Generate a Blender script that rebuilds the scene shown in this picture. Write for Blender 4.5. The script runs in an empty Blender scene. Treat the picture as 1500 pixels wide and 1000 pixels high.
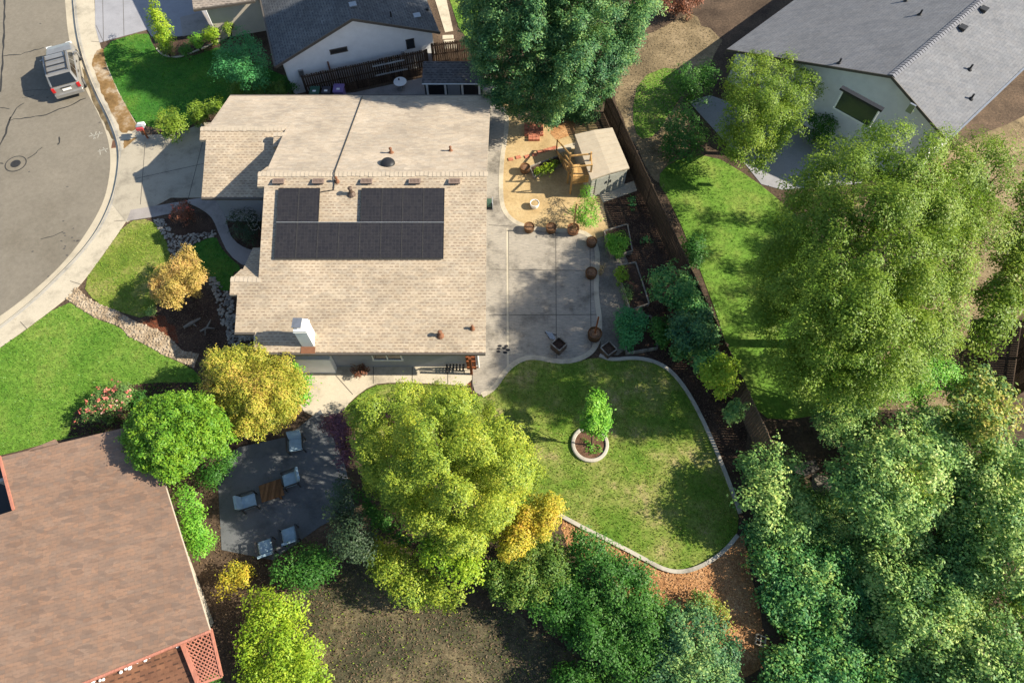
import bpy, math, random
import numpy as np
from mathutils import Vector
from mathutils.geometry import tessellate_polygon
S = bpy.context.scene
COL = S.collection
R = math.radians
# ------------------------------------------------------------------ camera model (drone 30.5 m up, 28 deg off straight down)
H, TH, F = 30.5, R(28), 1000.0
CT, ST = math.cos(TH), math.sin(TH)
def P(px, py, z=0.0):
    """point at height z seen at photo pixel (px, py)"""
    u = (px - 750) / F; v = (500 - py) / F
    Z = (H - z) / (CT - ST * v)
    return Vector((u * Z, (ST + CT * v) * Z, z))
def PN(px, py, z):
    u = (px - 750) / F; v = (500 - py) / F
    Z = (H - z) / (CT - ST * v)
    return np.stack([u * Z, (ST + CT * v) * Z, z + 0 * px], -1)
def W(poly, z=0.0):
    return [P(x, y, z) for x, y in poly]
# ------------------------------------------------------------------ tagging
def tag(o, label=None, cat=None, group=None, kind=None):
    if label: o['label'] = label
    if cat: o['category'] = cat
    if group: o['group'] = group
    if kind: o['kind'] = kind
    return o
def empty(name, loc, label=None, cat=None, group=None):
    o = bpy.data.objects.new(name, None); COL.objects.link(o)
    o.empty_display_size = .3
    o.location = loc
    return tag(o, label, cat, group)
def origin_of(parent):
    v = Vector((0, 0, 0))
    while parent is not None:
        v += Vector(parent.location); parent = parent.parent
    return v
# ------------------------------------------------------------------ mesh builder (world coordinates in, ONE object out)
class MB:
    def __init__(self): self.v = []; self.f = []
    def add(self, vs, fs):
        b = len(self.v); self.v += [tuple(p) for p in vs]; self.f += [tuple(b + i for i in q) for q in fs]; return self
    def box(self, c, s, rz=0.0, taper=1.0, tilt=None):
        c = Vector(c); hx, hy, hz = s[0] / 2, s[1] / 2, s[2] / 2
        cs, sn = math.cos(rz), math.sin(rz); vs = []
        for z in (-hz, hz):
            k = taper if z > 0 else 1
            for x, y in ((-hx, -hy), (hx, -hy), (hx, hy), (-hx, hy)):
                x2, y2 = x * k, y * k
                vs.append((c.x + x2 * cs - y2 * sn, c.y + x2 * sn + y2 * cs, c.z + z))
        return self.add(vs, [(3, 2, 1, 0), (4, 5, 6, 7), (0, 1, 5, 4), (1, 2, 6, 5), (2, 3, 7, 6), (3, 0, 4, 7)])
    def bbox(self, c, s, rz=0.0, b=.02):
        """box with chamfered vertical and top edges"""
        hx, hy = s[0] / 2, s[1] / 2
        cs, sn = math.cos(rz), math.sin(rz)
        ring = [(-hx + b, -hy), (hx - b, -hy), (hx, -hy + b), (hx, hy - b), (hx - b, hy), (-hx + b, hy), (-hx, hy - b), (-hx, -hy + b)]
        k = lambda q, m: (c[0] + q[0] * m * cs - q[1] * m * sn, c[1] + q[0] * m * sn + q[1] * m * cs)
        z0, z1 = c[2] - s[2] / 2, c[2] + s[2] / 2
        m = 1 - b / max(min(hx, hy), b * 1.01)
        vs = [(*k(q, 1), z0) for q in ring] + [(*k(q, 1), z1 - b) for q in ring] + [(*k(q, m), z1) for q in ring]
        fs = [tuple(range(7, -1, -1)), tuple(range(16, 24))]
        for r0 in (0, 8):
            for i in range(8):
                j = (i + 1) % 8; fs.append((r0 + i, r0 + j, r0 + 8 + j, r0 + 8 + i))
        return self.add(vs, fs)
    def prism(self, poly, z0, z1):
        n = len(poly)
        pts = [Vector((p[0], p[1], 0)) for p in poly]
        area = sum(pts[i].x * pts[(i + 1) % n].y - pts[(i + 1) % n].x * pts[i].y for i in range(n))
        if area < 0: pts.reverse()
        tri = tessellate_polygon([pts])
        vs = [(p.x, p.y, z0) for p in pts] + [(p.x, p.y, z1) for p in pts]
        fs = []
        for t in tri:
            a, b, c = [pts[i] for i in t]
            t = t if (b - a).cross(c - a).z > 0 else (t[0], t[2], t[1])
            fs.append(tuple(i + n for i in t)); fs.append((t[2], t[1], t[0]))
        for i in range(n):
            j = (i + 1) % n; fs.append((i, j, n + j, n + i))
        return self.add(vs, fs)
    def slab(self, top, th):
        """plate with arbitrary (3-D, planar) top ring, thickness th straight down"""
        n = len(top); top = [Vector(p) for p in top]
        nz = sum(top[i].x * top[(i + 1) % n].y - top[(i + 1) % n].x * top[i].y for i in range(n))
        if nz < 0: top.reverse()
        tri = tessellate_polygon([[Vector((p.x, p.y, 0)) for p in top]])
        vs = list(top) + [p - Vector((0, 0, th)) for p in top]; fs = []
        for t in tri:
            a, b, c = [Vector((top[i].x, top[i].y, 0)) for i in t]
            t = t if (b - a).cross(c - a).z > 0 else (t[0], t[2], t[1])
            fs.append(tuple(t)); fs.append((t[2] + n, t[1] + n, t[0] + n))
        for i in range(n):
            j = (i + 1) % n; fs.append((i, n + i, n + j, j))
        return self.add(vs, fs)
    def wall(self, pts, z0, tops, th=.12):
        """vertical wall along a polyline, top height given per point"""
        for i in range(len(pts) - 1):
            a, b = Vector((pts[i][0], pts[i][1], 0)), Vector((pts[i + 1][0], pts[i + 1][1], 0))
            d = (b - a).normalized(); nrm = Vector((-d.y, d.x, 0)) * th / 2
            vs = []
            for p, zt in ((a, tops[i]), (b, tops[i + 1])):
                for sg in (-1, 1):
                    q = p + nrm * sg
                    vs += [(q.x, q.y, z0), (q.x, q.y, zt)]
            self.add(vs, [(0, 4, 5, 1), (2, 3, 7, 6), (0, 1, 3, 2), (4, 6, 7, 5), (1, 5, 7, 3), (0, 2, 6, 4)])
        return self
    def tube(self, pts, rad, n=8, caps=True):
        pts = [Vector(p) for p in pts]
        if not hasattr(rad, '__len__'): rad = [rad] * len(pts)
        b = len(self.v); vs = []; fs = []
        for i, p in enumerate(pts):
            d = (pts[min(i + 1, len(pts) - 1)] - pts[max(i - 1, 0)]).normalized()
            up = Vector((0, 0, 1)) if abs(d.z) < .9 else Vector((1, 0, 0))
            a = d.cross(up).normalized(); c = d.cross(a)
            for k in range(n):
                t = 2 * math.pi * k / n
                vs.append(p + (a * math.cos(t) + c * math.sin(t)) * rad[i])
        for i in range(len(pts) - 1):
            for k in range(n):
                k2 = (k + 1) % n
                fs.append((i * n + k, (i + 1) * n + k, (i + 1) * n + k2, i * n + k2))
        if caps:
            fs.append(tuple(range(n))); fs.append(tuple((len(pts) - 1) * n + k for k in range(n - 1, -1, -1)))
        return self.add(vs, fs)
    def lathe(self, c, prof, n=20, sx=1, sy=1):
        vs = []; fs = []
        for r, z in prof:
            for k in range(n):
                t = 2 * math.pi * k / n
                vs.append((c[0] + r * sx * math.cos(t), c[1] + r * sy * math.sin(t), c[2] + z))
        for i in range(len(prof) - 1):
            for k in range(n):
                k2 = (k + 1) % n
                fs.append((i * n + k, i * n + k2, (i + 1) * n + k2, (i + 1) * n + k))
        fs.append(tuple(range(n - 1, -1, -1))); fs.append(tuple((len(prof) - 1) * n + k for k in range(n)))
        return self.add(vs, fs)
    def bar(self, a, b, w, h):
        """square bar from a to b"""
        a, b = Vector(a), Vector(b); d = (b - a).normalized()
        up = Vector((0, 0, 1)) if abs(d.z) < .95 else Vector((1, 0, 0))
        s = d.cross(up).normalized() * w / 2; t = s.cross(d).normalized() * h / 2
        vs = [a - s - t, a + s - t, a + s + t, a - s + t, b - s - t, b + s - t, b + s + t, b - s + t]
        return self.add(vs, [(0, 1, 2, 3), (7, 6, 5, 4), (0, 4, 5, 1), (1, 5, 6, 2), (2, 6, 7, 3), (3, 7, 4, 0)])
    def strip(self, pts, w, z0, z1):
        """raised ribbon along a ground polyline"""
        pts = [Vector((p[0], p[1], 0)) for p in pts]; L = []; Rr = []
        for i, p in enumerate(pts):
            d = (pts[min(i + 1, len(pts) - 1)] - pts[max(i - 1, 0)]).normalized()
            n_ = Vector((-d.y, d.x, 0)); ww = w[i] if hasattr(w, '__len__') else w
            L.append(p + n_ * ww / 2); Rr.append(p - n_ * ww / 2)
        n = len(pts); vs = []
        for z in (z0, z1):
            vs += [(q.x, q.y, z) for q in L] + [(q.x, q.y, z) for q in Rr]
        fs = []
        for i in range(n - 1):
            fs.append((2 * n + i, 3 * n + i, 3 * n + i + 1, 2 * n + i + 1))
            fs.append((i, 2 * n + i, 2 * n + i + 1, i + 1))
            fs.append((n + i, n + i + 1, 3 * n + i + 1, 3 * n + i))
        fs += [(0, n, 3 * n, 2 * n), (n - 1, 3 * n - 1, 4 * n - 1, 2 * n - 1)]
        return self.add(vs, fs)
    def build(self, name, m, parent=None, loc=None, smooth=False, bevel=0):
        me = bpy.data.meshes.new(name)
        if parent is not None: off = origin_of(parent)
        elif loc is not None: off = Vector(loc)
        else: off = Vector((0, 0, 0))
        me.from_pydata([tuple(Vector(v) - off) for v in self.v], [], self.f)
        me.materials.append(m); me.update()
        o = bpy.data.objects.new(name, me); COL.objects.link(o)
        if parent is not None: o.parent = parent
        else: o.location = off
        if smooth: me.polygons.foreach_set('use_smooth', [True] * len(me.polygons))
        if bevel:
            b = o.modifiers.new('bevel', 'BEVEL'); b.width = bevel; b.segments = 2; b.limit_method = 'ANGLE'
        return o
def fast_mesh(name, V, k, m, parent=None, loc=(0, 0, 0)):
    """mesh of separate k-gons from an (N*k, 3) array"""
    off = np.array(origin_of(parent) if parent is not None else Vector(loc))
    V = np.ascontiguousarray(V - off, dtype=np.float32); n = len(V)
    me = bpy.data.meshes.new(name)
    me.vertices.add(n); me.vertices.foreach_set('co', V.ravel())
    me.loops.add(n); me.loops.foreach_set('vertex_index', np.arange(n, dtype=np.int32))
    me.polygons.add(n // k); me.polygons.foreach_set('loop_start', np.arange(0, n, k, dtype=np.int32))
    me.update(calc_edges=True); me.validate()
    me.materials.append(m)
    o = bpy.data.objects.new(name, me); COL.objects.link(o)
    if parent is not None: o.parent = parent
    else: o.location = loc
    return o
def rounded(pts, it=2, closed=True):
    """Chaikin corner cutting on 2-D points"""
    for _ in range(it):
        out = []; n = len(pts)
        if not closed: out.append(pts[0])
        for i in range(n if closed else n - 1):
            a, b = pts[i], pts[(i + 1) % n]
            out.append((a[0] * .75 + b[0] * .25, a[1] * .75 + b[1] * .25))
            out.append((a[0] * .25 + b[0] * .75, a[1] * .25 + b[1] * .75))
        if not closed: out.append(pts[-1])
        pts = out
    return pts
# ------------------------------------------------------------------ materials
def new_mat(name):
    m = bpy.data.materials.new(name); m.use_nodes = True
    nt = m.node_tree; b = nt.nodes['Principled BSDF']
    return m, nt, b
def nd(nt, t, **kw):
    n = nt.nodes.new(t)
    for k, v in kw.items():
        if k in n.inputs: n.inputs[k].default_value = v
        else: setattr(n, k, v)
    return n
def ramp(nt, fac, cols, pos=None):
    r = nt.nodes.new('ShaderNodeValToRGB'); e = r.color_ramp.elements
    pos = pos or [i / (len(cols) - 1) for i in range(len(cols))]
    while len(e) < len(cols): e.new(.5)
    for i, c in enumerate(cols):
        e[i].position = pos[i]; e[i].color = (*c, 1)
    nt.links.new(fac, r.inputs[0]); return r.outputs[0]
def mix(nt, fac, a, b, mode='MIX'):
    n = nt.nodes.new('ShaderNodeMix'); n.data_type = 'RGBA'; n.blend_type = mode
    for i, x in ((0, fac), (6, a), (7, b)):
        if isinstance(x, (int, float)): n.inputs[i].default_value = x
        elif isinstance(x, tuple): n.inputs[i].default_value = (*x, 1)
        else: nt.links.new(x, n.inputs[i])
    return n.outputs[2]
def pos(nt, scale=(1, 1, 1), rz=0.0):
    g = nt.nodes.new('ShaderNodeNewGeometry'); mp = nt.nodes.new('ShaderNodeMapping')
    mp.inputs['Scale'].default_value = scale; mp.inputs['Rotation'].default_value = (0, 0, rz)
    nt.links.new(g.outputs['Position'], mp.inputs[0]); return mp.outputs[0]
def noise(nt, vec, scale, detail=4, rough=.6):
    n = nd(nt, 'ShaderNodeTexNoise', Scale=scale, Detail=detail, Roughness=rough)
    nt.links.new(vec, n.inputs['Vector']); return n.outputs['Fac']
def bump(nt, b, h, strength=.3, dist=.02):
    n = nd(nt, 'ShaderNodeBump', Strength=strength, Distance=dist)
    nt.links.new(h, n.inputs['Height']); nt.links.new(n.outputs[0], b.inputs['Normal'])
def plain(name, c, rough=.6, metal=0.0, var=.12, scale=6.0, bmp=.15, spec=.3):
    m, nt, b = new_mat(name); p = pos(nt)
    f = noise(nt, p, scale)
    d = tuple(x * (1 - var) for x in c); l = tuple(min(1, x * (1 + var)) for x in c)
    nt.links.new(ramp(nt, f, [d, l], [.3, .7]), b.inputs['Base Color'])
    b.inputs['Roughness'].default_value = rough; b.inputs['Metallic'].default_value = metal
    b.inputs['Specular IOR Level'].default_value = spec
    if bmp: bump(nt, b, noise(nt, p, scale * 8), bmp, .01)
    return m
def mottled(name, cols, s1=.6, s2=9.0, rough=.9, bmp=.4, fine=60, amt=.35, bd=.02):
    """large patches from a ramp, times fine grain"""
    m, nt, b = new_mat(name); p = pos(nt)
    c = ramp(nt, noise(nt, p, s1, 6, .65), cols, [.32 + .36 * i / (len(cols) - 1) for i in range(len(cols))])
    g = ramp(nt, noise(nt, p, s2, 5, .7), [(1 - amt,) * 3, (1 + amt * .5,) * 3], [.3, .7])
    c = mix(nt, 1.0, c, g, 'MULTIPLY')
    g2 = ramp(nt, noise(nt, p, fine, 2, .6), [(1 - amt,) * 3, (1 + amt * .6,) * 3], [.3, .7])
    nt.links.new(mix(nt, 1.0, c, g2, 'MULTIPLY'), b.inputs['Base Color'])
    b.inputs['Roughness'].default_value = rough; b.inputs['Specular IOR Level'].default_value = .2
    bump(nt, b, noise(nt, p, fine * .6, 4), bmp, bd)
    return m
def concrete(name, c, stain=.25, rz=0.0, brush=False):
    m, nt, b = new_mat(name); p = pos(nt, (1, 1, 1), rz)
    big = noise(nt, p, .7, 6, .7)
    col = ramp(nt, big, [tuple(x * (1 - stain) for x in c), c, tuple(min(1, x * 1.12) for x in c)], [.3, .5, .72])
    if brush:
        q = pos(nt, (1.2, 9, 1), rz)
        st = noise(nt, q, 2.5, 5, .7)
        col = mix(nt, 1.0, col, ramp(nt, st, [(.62, .64, .68), (1.12, 1.12, 1.1)], [.32, .68]), 'MULTIPLY')
    col = mix(nt, 1.0, col, ramp(nt, noise(nt, p, 28, 3), [(.86,) * 3, (1.08,) * 3], [.3, .7]), 'MULTIPLY')
    sp = ramp(nt, noise(nt, p, 4.2, 2, .5), [(.6, .56, .5), (1, 1, 1)], [.24, .34])
    col = mix(nt, stain, col, mix(nt, 1.0, col, sp, 'MULTIPLY'))
    nt.links.new(col, b.inputs['Base Color'])
    b.inputs['Roughness'].default_value = .85; b.inputs['Specular IOR Level'].default_value = .25
    bump(nt, b, noise(nt, p, 40, 3), .15, .01)
    return m
def shingle(name, c1, c2, cm, rz=0.0, bw=.31, rh=.17, mort=.022, stretch=1.055, patch=.2, moff=.5, dash=1.0, dw=.3, tv=1.0, vs=(2.4, 6.2)):
    """asphalt shingles: random tabs, and at the lower edge of each course broken painted shadow lines of varying strength"""
    m, nt, b = new_mat(name); p = pos(nt, (1, stretch, 0), rz)
    br = nd(nt, 'ShaderNodeTexBrick', Scale=1.0)
    br.inputs['Brick Width'].default_value = bw; br.inputs['Row Height'].default_value = rh
    br.inputs['Mortar Size'].default_value = .004; br.inputs['Mortar Smooth'].default_value = .5
    br.inputs['Color1'].default_value = (*c1, 1); br.inputs['Color2'].default_value = (*c2, 1); br.inputs['Mortar'].default_value = (*[x * .75 for x in c2], 1)
    br.offset = .37; br.offset_frequency = 3; br.squash_frequency = 3; br.squash = .75
    nt.links.new(p, br.inputs['Vector'])
    vo = nd(nt, 'ShaderNodeTexVoronoi', Scale=1.0); q = pos(nt, (vs[0], vs[1], 0), rz)
    nt.links.new(q, vo.inputs['Vector'])
    sx = nt.nodes.new('ShaderNodeSeparateColor'); nt.links.new(vo.outputs['Color'], sx.inputs[0])
    tint = ramp(nt, sx.outputs[0], [(1 - .14 * tv, 1 - .15 * tv, 1 - .15 * tv), (1 - .03 * tv, 1 - .04 * tv, 1 - .05 * tv), (1 + .04 * tv, 1.0, 1 - .04 * tv), (1 + .1 * tv, 1 + .08 * tv, 1 + .05 * tv)], [0, .35, .7, 1])
    c = mix(nt, 1.0, br.outputs['Color'], tint, 'MULTIPLY')
    # broken dark dashes paint in the shadow under each shingle's butt edge
    def mth(op, a_, b_=None):
        n_ = nd(nt, 'ShaderNodeMath', operation=op)
        for i_, x_ in ((0, a_), (1, b_)):
            if x_ is None: continue
            if isinstance(x_, (int, float)): n_.inputs[i_].default_value = x_
            else: nt.links.new(x_, n_.inputs[i_])
        return n_.outputs[0]
    sp = nt.nodes.new('ShaderNodeSeparateXYZ'); nt.links.new(p, sp.inputs[0])
    yr = mth('DIVIDE', sp.outputs[1], rh); row = mth('FLOOR', yr); fy = mth('FRACT', yr)
    wn = nt.nodes.new('ShaderNodeTexWhiteNoise'); wn.noise_dimensions = '1D'; nt.links.new(row, wn.inputs['W'])
    xs = mth('ADD', mth('DIVIDE', sp.outputs[0], bw), mth('ADD', mth('MULTIPLY', row, .5), mth('MULTIPLY', wn.outputs['Value'], .3)))
    cell = mth('FLOOR', xs); fx = mth('FRACT', xs)
    w2 = nt.nodes.new('ShaderNodeTexWhiteNoise'); w2.noise_dimensions = '2D'
    cv = nt.nodes.new('ShaderNodeCombineXYZ'); nt.links.new(cell, cv.inputs[0]); nt.links.new(row, cv.inputs[1]); nt.links.new(cv.outputs[0], w2.inputs['Vector'])
    ln = mth('ADD', mth('MULTIPLY', w2.outputs['Value'], .35), .38)
    sg = ramp(nt, w2.outputs['Value'], [(.35,) * 3, (.75,) * 3, (1, 1, 1)], [0, .4, 1])
    ml = nd(nt, 'ShaderNodeMath', operation='MULTIPLY'); nt.links.new(mth('MULTIPLY', mth('LESS_THAN', fy, dw), mth('LESS_THAN', fx, ln)), ml.inputs[0]); nt.links.new(sg, ml.inputs[1])
    m2 = nd(nt, 'ShaderNodeMath', operation='MULTIPLY'); nt.links.new(ml.outputs[0], m2.inputs[0]); m2.inputs[1].default_value = dash
    c = mix(nt, m2.outputs[0], c, cm)
    c = mix(nt, 1.0, c, ramp(nt, noise(nt, p, .45, 5, .6), [(1 - patch,) * 3, (1 + patch * .6,) * 3], [.3, .7]), 'MULTIPLY')
    c = mix(nt, 1.0, c, ramp(nt, noise(nt, p, 45, 2, .6), [(.86,) * 3, (1.1,) * 3], [.3, .7]), 'MULTIPLY')
    nt.links.new(c, b.inputs['Base Color'])
    b.inputs['Roughness'].default_value = .9; b.inputs['Specular IOR Level'].default_value = .2
    bump(nt, b, noise(nt, p, 60, 2), .2, .01)
    return m
def planks(name, c, rz=0.0, w=.14, dark=.35, vert=False):
    m, nt, b = new_mat(name); p = pos(nt, (1 / w, .6, .6), rz)
    vo = nt.nodes.new('ShaderNodeTexWhiteNoise'); vo.noise_dimensions = '1D'
    sp = nt.nodes.new('ShaderNodeSeparateXYZ'); nt.links.new(p, sp.inputs[0])
    fl = nd(nt, 'ShaderNodeMath', operation='FLOOR'); nt.links.new(sp.outputs[0], fl.inputs[0])
    nt.links.new(fl.outputs[0], vo.inputs['W'])
    col = ramp(nt, vo.outputs['Value'], [tuple(x * (1 - dark) for x in c), c, tuple(min(1, x * (1 + dark)) for x in c)])
    g = noise(nt, pos(nt, (14, 14, 1.5) if vert else (14, 2, 14), rz), 2.0, 5, .7)
    col = mix(nt, 1.0, col, ramp(nt, g, [(.65,) * 3, (1.2,) * 3], [.3, .7]), 'MULTIPLY')
    nt.links.new(col, b.inputs['Base Color']); b.inputs['Roughness'].default_value = .85
    b.inputs['Specular IOR Level'].default_value = .15
    bump(nt, b, g, .3, .01)
    return m
LEAF_K = 1.6
def foliage(name, cols, s=.55, trans=.24, rough=.5, posn=None, spec=.25):
    """every leaf its own tint (island lottery) mixed with branch-sized drifts of colour"""
    cols = [tuple(min(.75, x * LEAF_K) for x in c) for c in cols]; trans = min(trans, .26)
    m, nt, b = new_mat(name); g = nt.nodes.new('ShaderNodeNewGeometry')
    f = noise(nt, pos(nt), s, 3, .6)
    a = nd(nt, 'ShaderNodeMath', operation='MULTIPLY_ADD'); a.inputs[1].default_value = 1.6; a.inputs[2].default_value = -.3
    nt.links.new(f, a.inputs[0])
    mx = nt.nodes.new('ShaderNodeMix'); mx.inputs[0].default_value = .42
    nt.links.new(a.outputs[0], mx.inputs[2]); nt.links.new(g.outputs['Random Per Island'], mx.inputs[3])
    c = ramp(nt, mx.outputs[0], cols, posn or [.12 + .76 * i / (len(cols) - 1) for i in range(len(cols))])
    nt.links.new(c, b.inputs['Base Color'])
    b.inputs['Roughness'].default_value = rough; b.inputs['Specular IOR Level'].default_value = spec
    tr = nt.nodes.new('ShaderNodeBsdfTranslucent'); nt.links.new(mix(nt, 1.0, c, (1.25, 1.3, .7), 'MULTIPLY'), tr.inputs[0])
    ms = nt.nodes.new('ShaderNodeMixShader'); ms.inputs[0].default_value = trans
    nt.links.new(b.outputs[0], ms.inputs[1]); nt.links.new(tr.outputs[0], ms.inputs[2])
    nt.links.new(ms.outputs[0], nt.nodes['Material Output'].inputs[0])
    return m
# ------------------------------------------------------------------ polygon helpers for scattering
def inside(pts, poly):
    x, y = pts[:, 0], pts[:, 1]; n = len(poly); r = np.zeros(len(pts), bool)
    for i in range(n):
        x1, y1 = poly[i]; x2, y2 = poly[(i + 1) % n]
        c = ((y1 > y) != (y2 > y))
        with np.errstate(divide='ignore', invalid='ignore'):
            r ^= c & (x < (x2 - x1) * (y - y1) / (y2 - y1 + 1e-12) + x1)
    return r
def edge_dist(pts, poly):
    d = np.full(len(pts), 1e9); n = len(poly)
    for i in range(n):
        a = np.array(poly[i], float); b = np.array(poly[(i + 1) % n], float); ab = b - a
        t = np.clip(((pts - a) @ ab) / (ab @ ab + 1e-9), 0, 1)
        d = np.minimum(d, np.linalg.norm(pts - (a + t[:, None] * ab), axis=1))
    return d
def scatter(rng, poly, n):
    a = np.array(poly, float); lo, hi = a.min(0), a.max(0); out = []; c = 0
    while c < n:
        q = rng.uniform(lo, hi, (max(n, 64) * 2, 2)); q = q[inside(q, poly)]
        if len(q) == 0: continue
        out.append(q); c += len(q)
    return np.concatenate(out)[:n]
def poly_area(poly):
    n = len(poly); return abs(sum(poly[i][0] * poly[(i + 1) % n][1] - poly[(i + 1) % n][0] * poly[i][1] for i in range(n))) / 2
def unit(rng, n):
    v = rng.normal(size=(n, 3)); return v / np.linalg.norm(v, axis=1)[:, None]
def leaf_quads(rng, C, N, size, asp=.55):
    """rhombic leaves at C facing N"""
    n = len(C); N = N / (np.linalg.norm(N, axis=1)[:, None] + 1e-9)
    T = np.cross(N, unit(rng, n)); T /= (np.linalg.norm(T, axis=1)[:, None] + 1e-9); B = np.cross(N, T)
    L = (size * rng.uniform(.65, 1.35, n))[:, None]; w = L * asp
    droop = N * L * .12
    V = np.stack([C - T * L * .5, C + B * w * .5 + droop, C + T * L * .5, C - B * w * .5 + droop], 1)
    return V.reshape(-1, 3)
BARK = None
def plant(name, label, cat, poly, ztop, zlow, mat_, rc=.55, leaf=.13, dens=170, group=None, seed=0, trunk=True, tr=.13,
          flat=.75, bark=None, base=None, spread=.72, lay=.5, asp=.55, upb=.25, extra=None, jit=.22, gap=0.0, peak=None, zfun=None, more=None, lobe=None, ldep=.30, sprig=.10, stretch=.9):
    """tree or shrub: outline traced from the photo, unprojected to its own height, grown as clumps of leaves on limbs"""
    rng = np.random.default_rng(seed + 11)
    pa = np.array(poly, float); cx, cy = pa.mean(0)
    m_px = (P(cx + 1, cy, (ztop + zlow) / 2) - P(cx, cy, (ztop + zlow) / 2)).x       # metres per pixel
    rpx = rc / m_px
    cand = scatter(rng, poly, int(poly_area(poly) / (rpx * rpx) * 14) + 40)
    d = edge_dist(cand, poly); ok = d > rpx * .55
    if ok.sum() < 3: ok = d >= np.sort(d)[-min(6, len(d))]
    cand, d = cand[ok], d[ok]
    keep = []
    for i in range(len(cand)):
        if all((cand[i, 0] - cand[j, 0]) ** 2 + (cand[i, 1] - cand[j, 1]) ** 2 > (spread * rpx) ** 2 for j in keep): keep.append(i)
    keep = np.array(keep)
    if gap: keep = keep[rng.random(len(keep)) > gap]
    cand, d = cand[keep], d[keep]
    t = np.clip(d / max(d.max(), 1e-6), 0, 1)
    if peak: t = d / (d + np.hypot(cand[:, 0] - peak[0], cand[:, 1] - peak[1]) + 1e-6)
    z = zlow + (ztop - zlow) * np.sqrt(1 - (1 - t) ** 2) * rng.uniform(1 - jit, 1.0, len(t))
    if zfun is not None: z = zfun(cand[:, 0], cand[:, 1], t) * rng.uniform(1 - jit, 1.0, len(t))
    # boughs: crown surface bulges around a few dozen bough ends and sinks in the gaps between them
    lb = (lobe or max(.7, 2.0 * rc)) / m_px; bo = []
    for q in cand:
        if all((q[0] - e[0]) ** 2 + (q[1] - e[1]) ** 2 > (lb * .85) ** 2 for e in bo): bo.append(q)
    bo = np.array(bo); dm = np.hypot(cand[:, None, 0] - bo[None, :, 0], cand[:, None, 1] - bo[None, :, 1]); nb = dm.argmin(1); dn = dm.min(1) / lb
    LN = np.stack([(cand[:, 0] - bo[nb, 0]) / lb, -(cand[:, 1] - bo[nb, 1]) / lb, 0 * dn], 1) * 1.25; LN[:, 2] = np.sqrt(np.clip(1 - (LN[:, :2] ** 2).sum(1), .04, 1))   # which way the bough surface faces
    z = z - ldep * min(ztop - zlow, 2.2 * (lobe or max(.7, 2.0 * rc))) * np.clip(dn, 0, 1.1) ** 1.6; z = np.maximum(z, rc * .5)
    C = PN(cand[:, 0], cand[:, 1], z - rc * .4)
    if more is not None: LN = np.concatenate([LN, np.tile([0, 0, .6], (len(more), 1))]); C = np.concatenate([C, more]); z = np.concatenate([z, more[:, 2]])
    rad = rc * rng.uniform(.55, 1.3, len(C))
    low = rng.random(len(z)) < lay
    C2 = C[low] - np.stack([0 * z[low], 0 * z[low], rc * rng.uniform(1.0, 2.2, low.sum())], 1); C2[:, 2] = np.maximum(C2[:, 2], rc * .4)
    CC = np.concatenate([C, C2]); LL = np.concatenate([LN, LN[low]]); RR = np.concatenate([rad, rad[low] * .9])
    cnt = np.maximum(12, (dens * 4.4 * RR ** 2 / leaf ** 2 * .0169)).astype(int)
    idx = np.repeat(np.arange(len(CC)), cnt)
    D = unit(rng, len(idx)); D[:, 2] = np.where(D[:, 2] < -.35, -D[:, 2], D[:, 2])
    lump = 1 + .22 * np.sin(D[:, 0] * 7 + idx) * np.cos(D[:, 1] * 6 + idx * 1.7)
    r = RR[idx] * lump * (rng.random(len(idx)) ** .35) * np.where(rng.random(len(idx)) < sprig, rng.uniform(1.0, 1.6, len(idx)), 1.0)
    off = D * r[:, None] * np.array([1, 1, flat])
    ax = unit(rng, len(CC)); ax[:, 2] *= .6; el = rng.uniform(-.25, stretch, len(CC))          # sprays, not balls
    off = off + ax[idx] * ((off * ax[idx]).sum(1) * el[idx])[:, None]
    Q = CC[idx] + off
    Q[:, 2] = np.maximum(Q[:, 2], .05)
    N = D * .65 + LL[idx] * .8 + unit(rng, len(idx)) * .55 + np.array([0, 0, upb * .5])
    V = leaf_quads(rng, Q, N, leaf, asp)
    mw = C.mean(0)
    b = Vector((mw[0], mw[1], 0)) if base is None else P(*base)
    root = empty(name, b, label, cat, group)
    fast_mesh('crown' if trunk else 'foliage', V, 4, mat_, root)
    mb = MB(); rr = random.Random(seed)
    hz = float(np.mean(C[:, 2]))
    if trunk:
        top = Vector((mw[0], mw[1], max(hz * .8, .6)))
        mb.tube([b - Vector((0, 0, .05)), b + Vector((0, 0, .15)), b.lerp(top, .55) + Vector((rr.uniform(-.1, .1), rr.uniform(-.1, .1), 0)), top], [tr * 1.5, tr * 1.1, tr * .85, tr * .5], 9)
        start = b.lerp(top, .5)
    else:
        start = b + Vector((0, 0, .02))
    k = min(len(C), 14 if trunk else 7)
    for j in rng.choice(len(C), k, replace=False):
        e = Vector(C[j]); m_ = start.lerp(e, .5) + Vector((0, 0, .1 * (e - start).length))
        mb.tube([start, m_, e], [tr * .55, tr * .35, tr * .12] if trunk else [.02, .015, .006], 6)
    mb.build('trunk' if trunk else 'stem', bark or BARK, root)
    if extra: extra(root, rng, C, rad)
    return root
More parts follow.
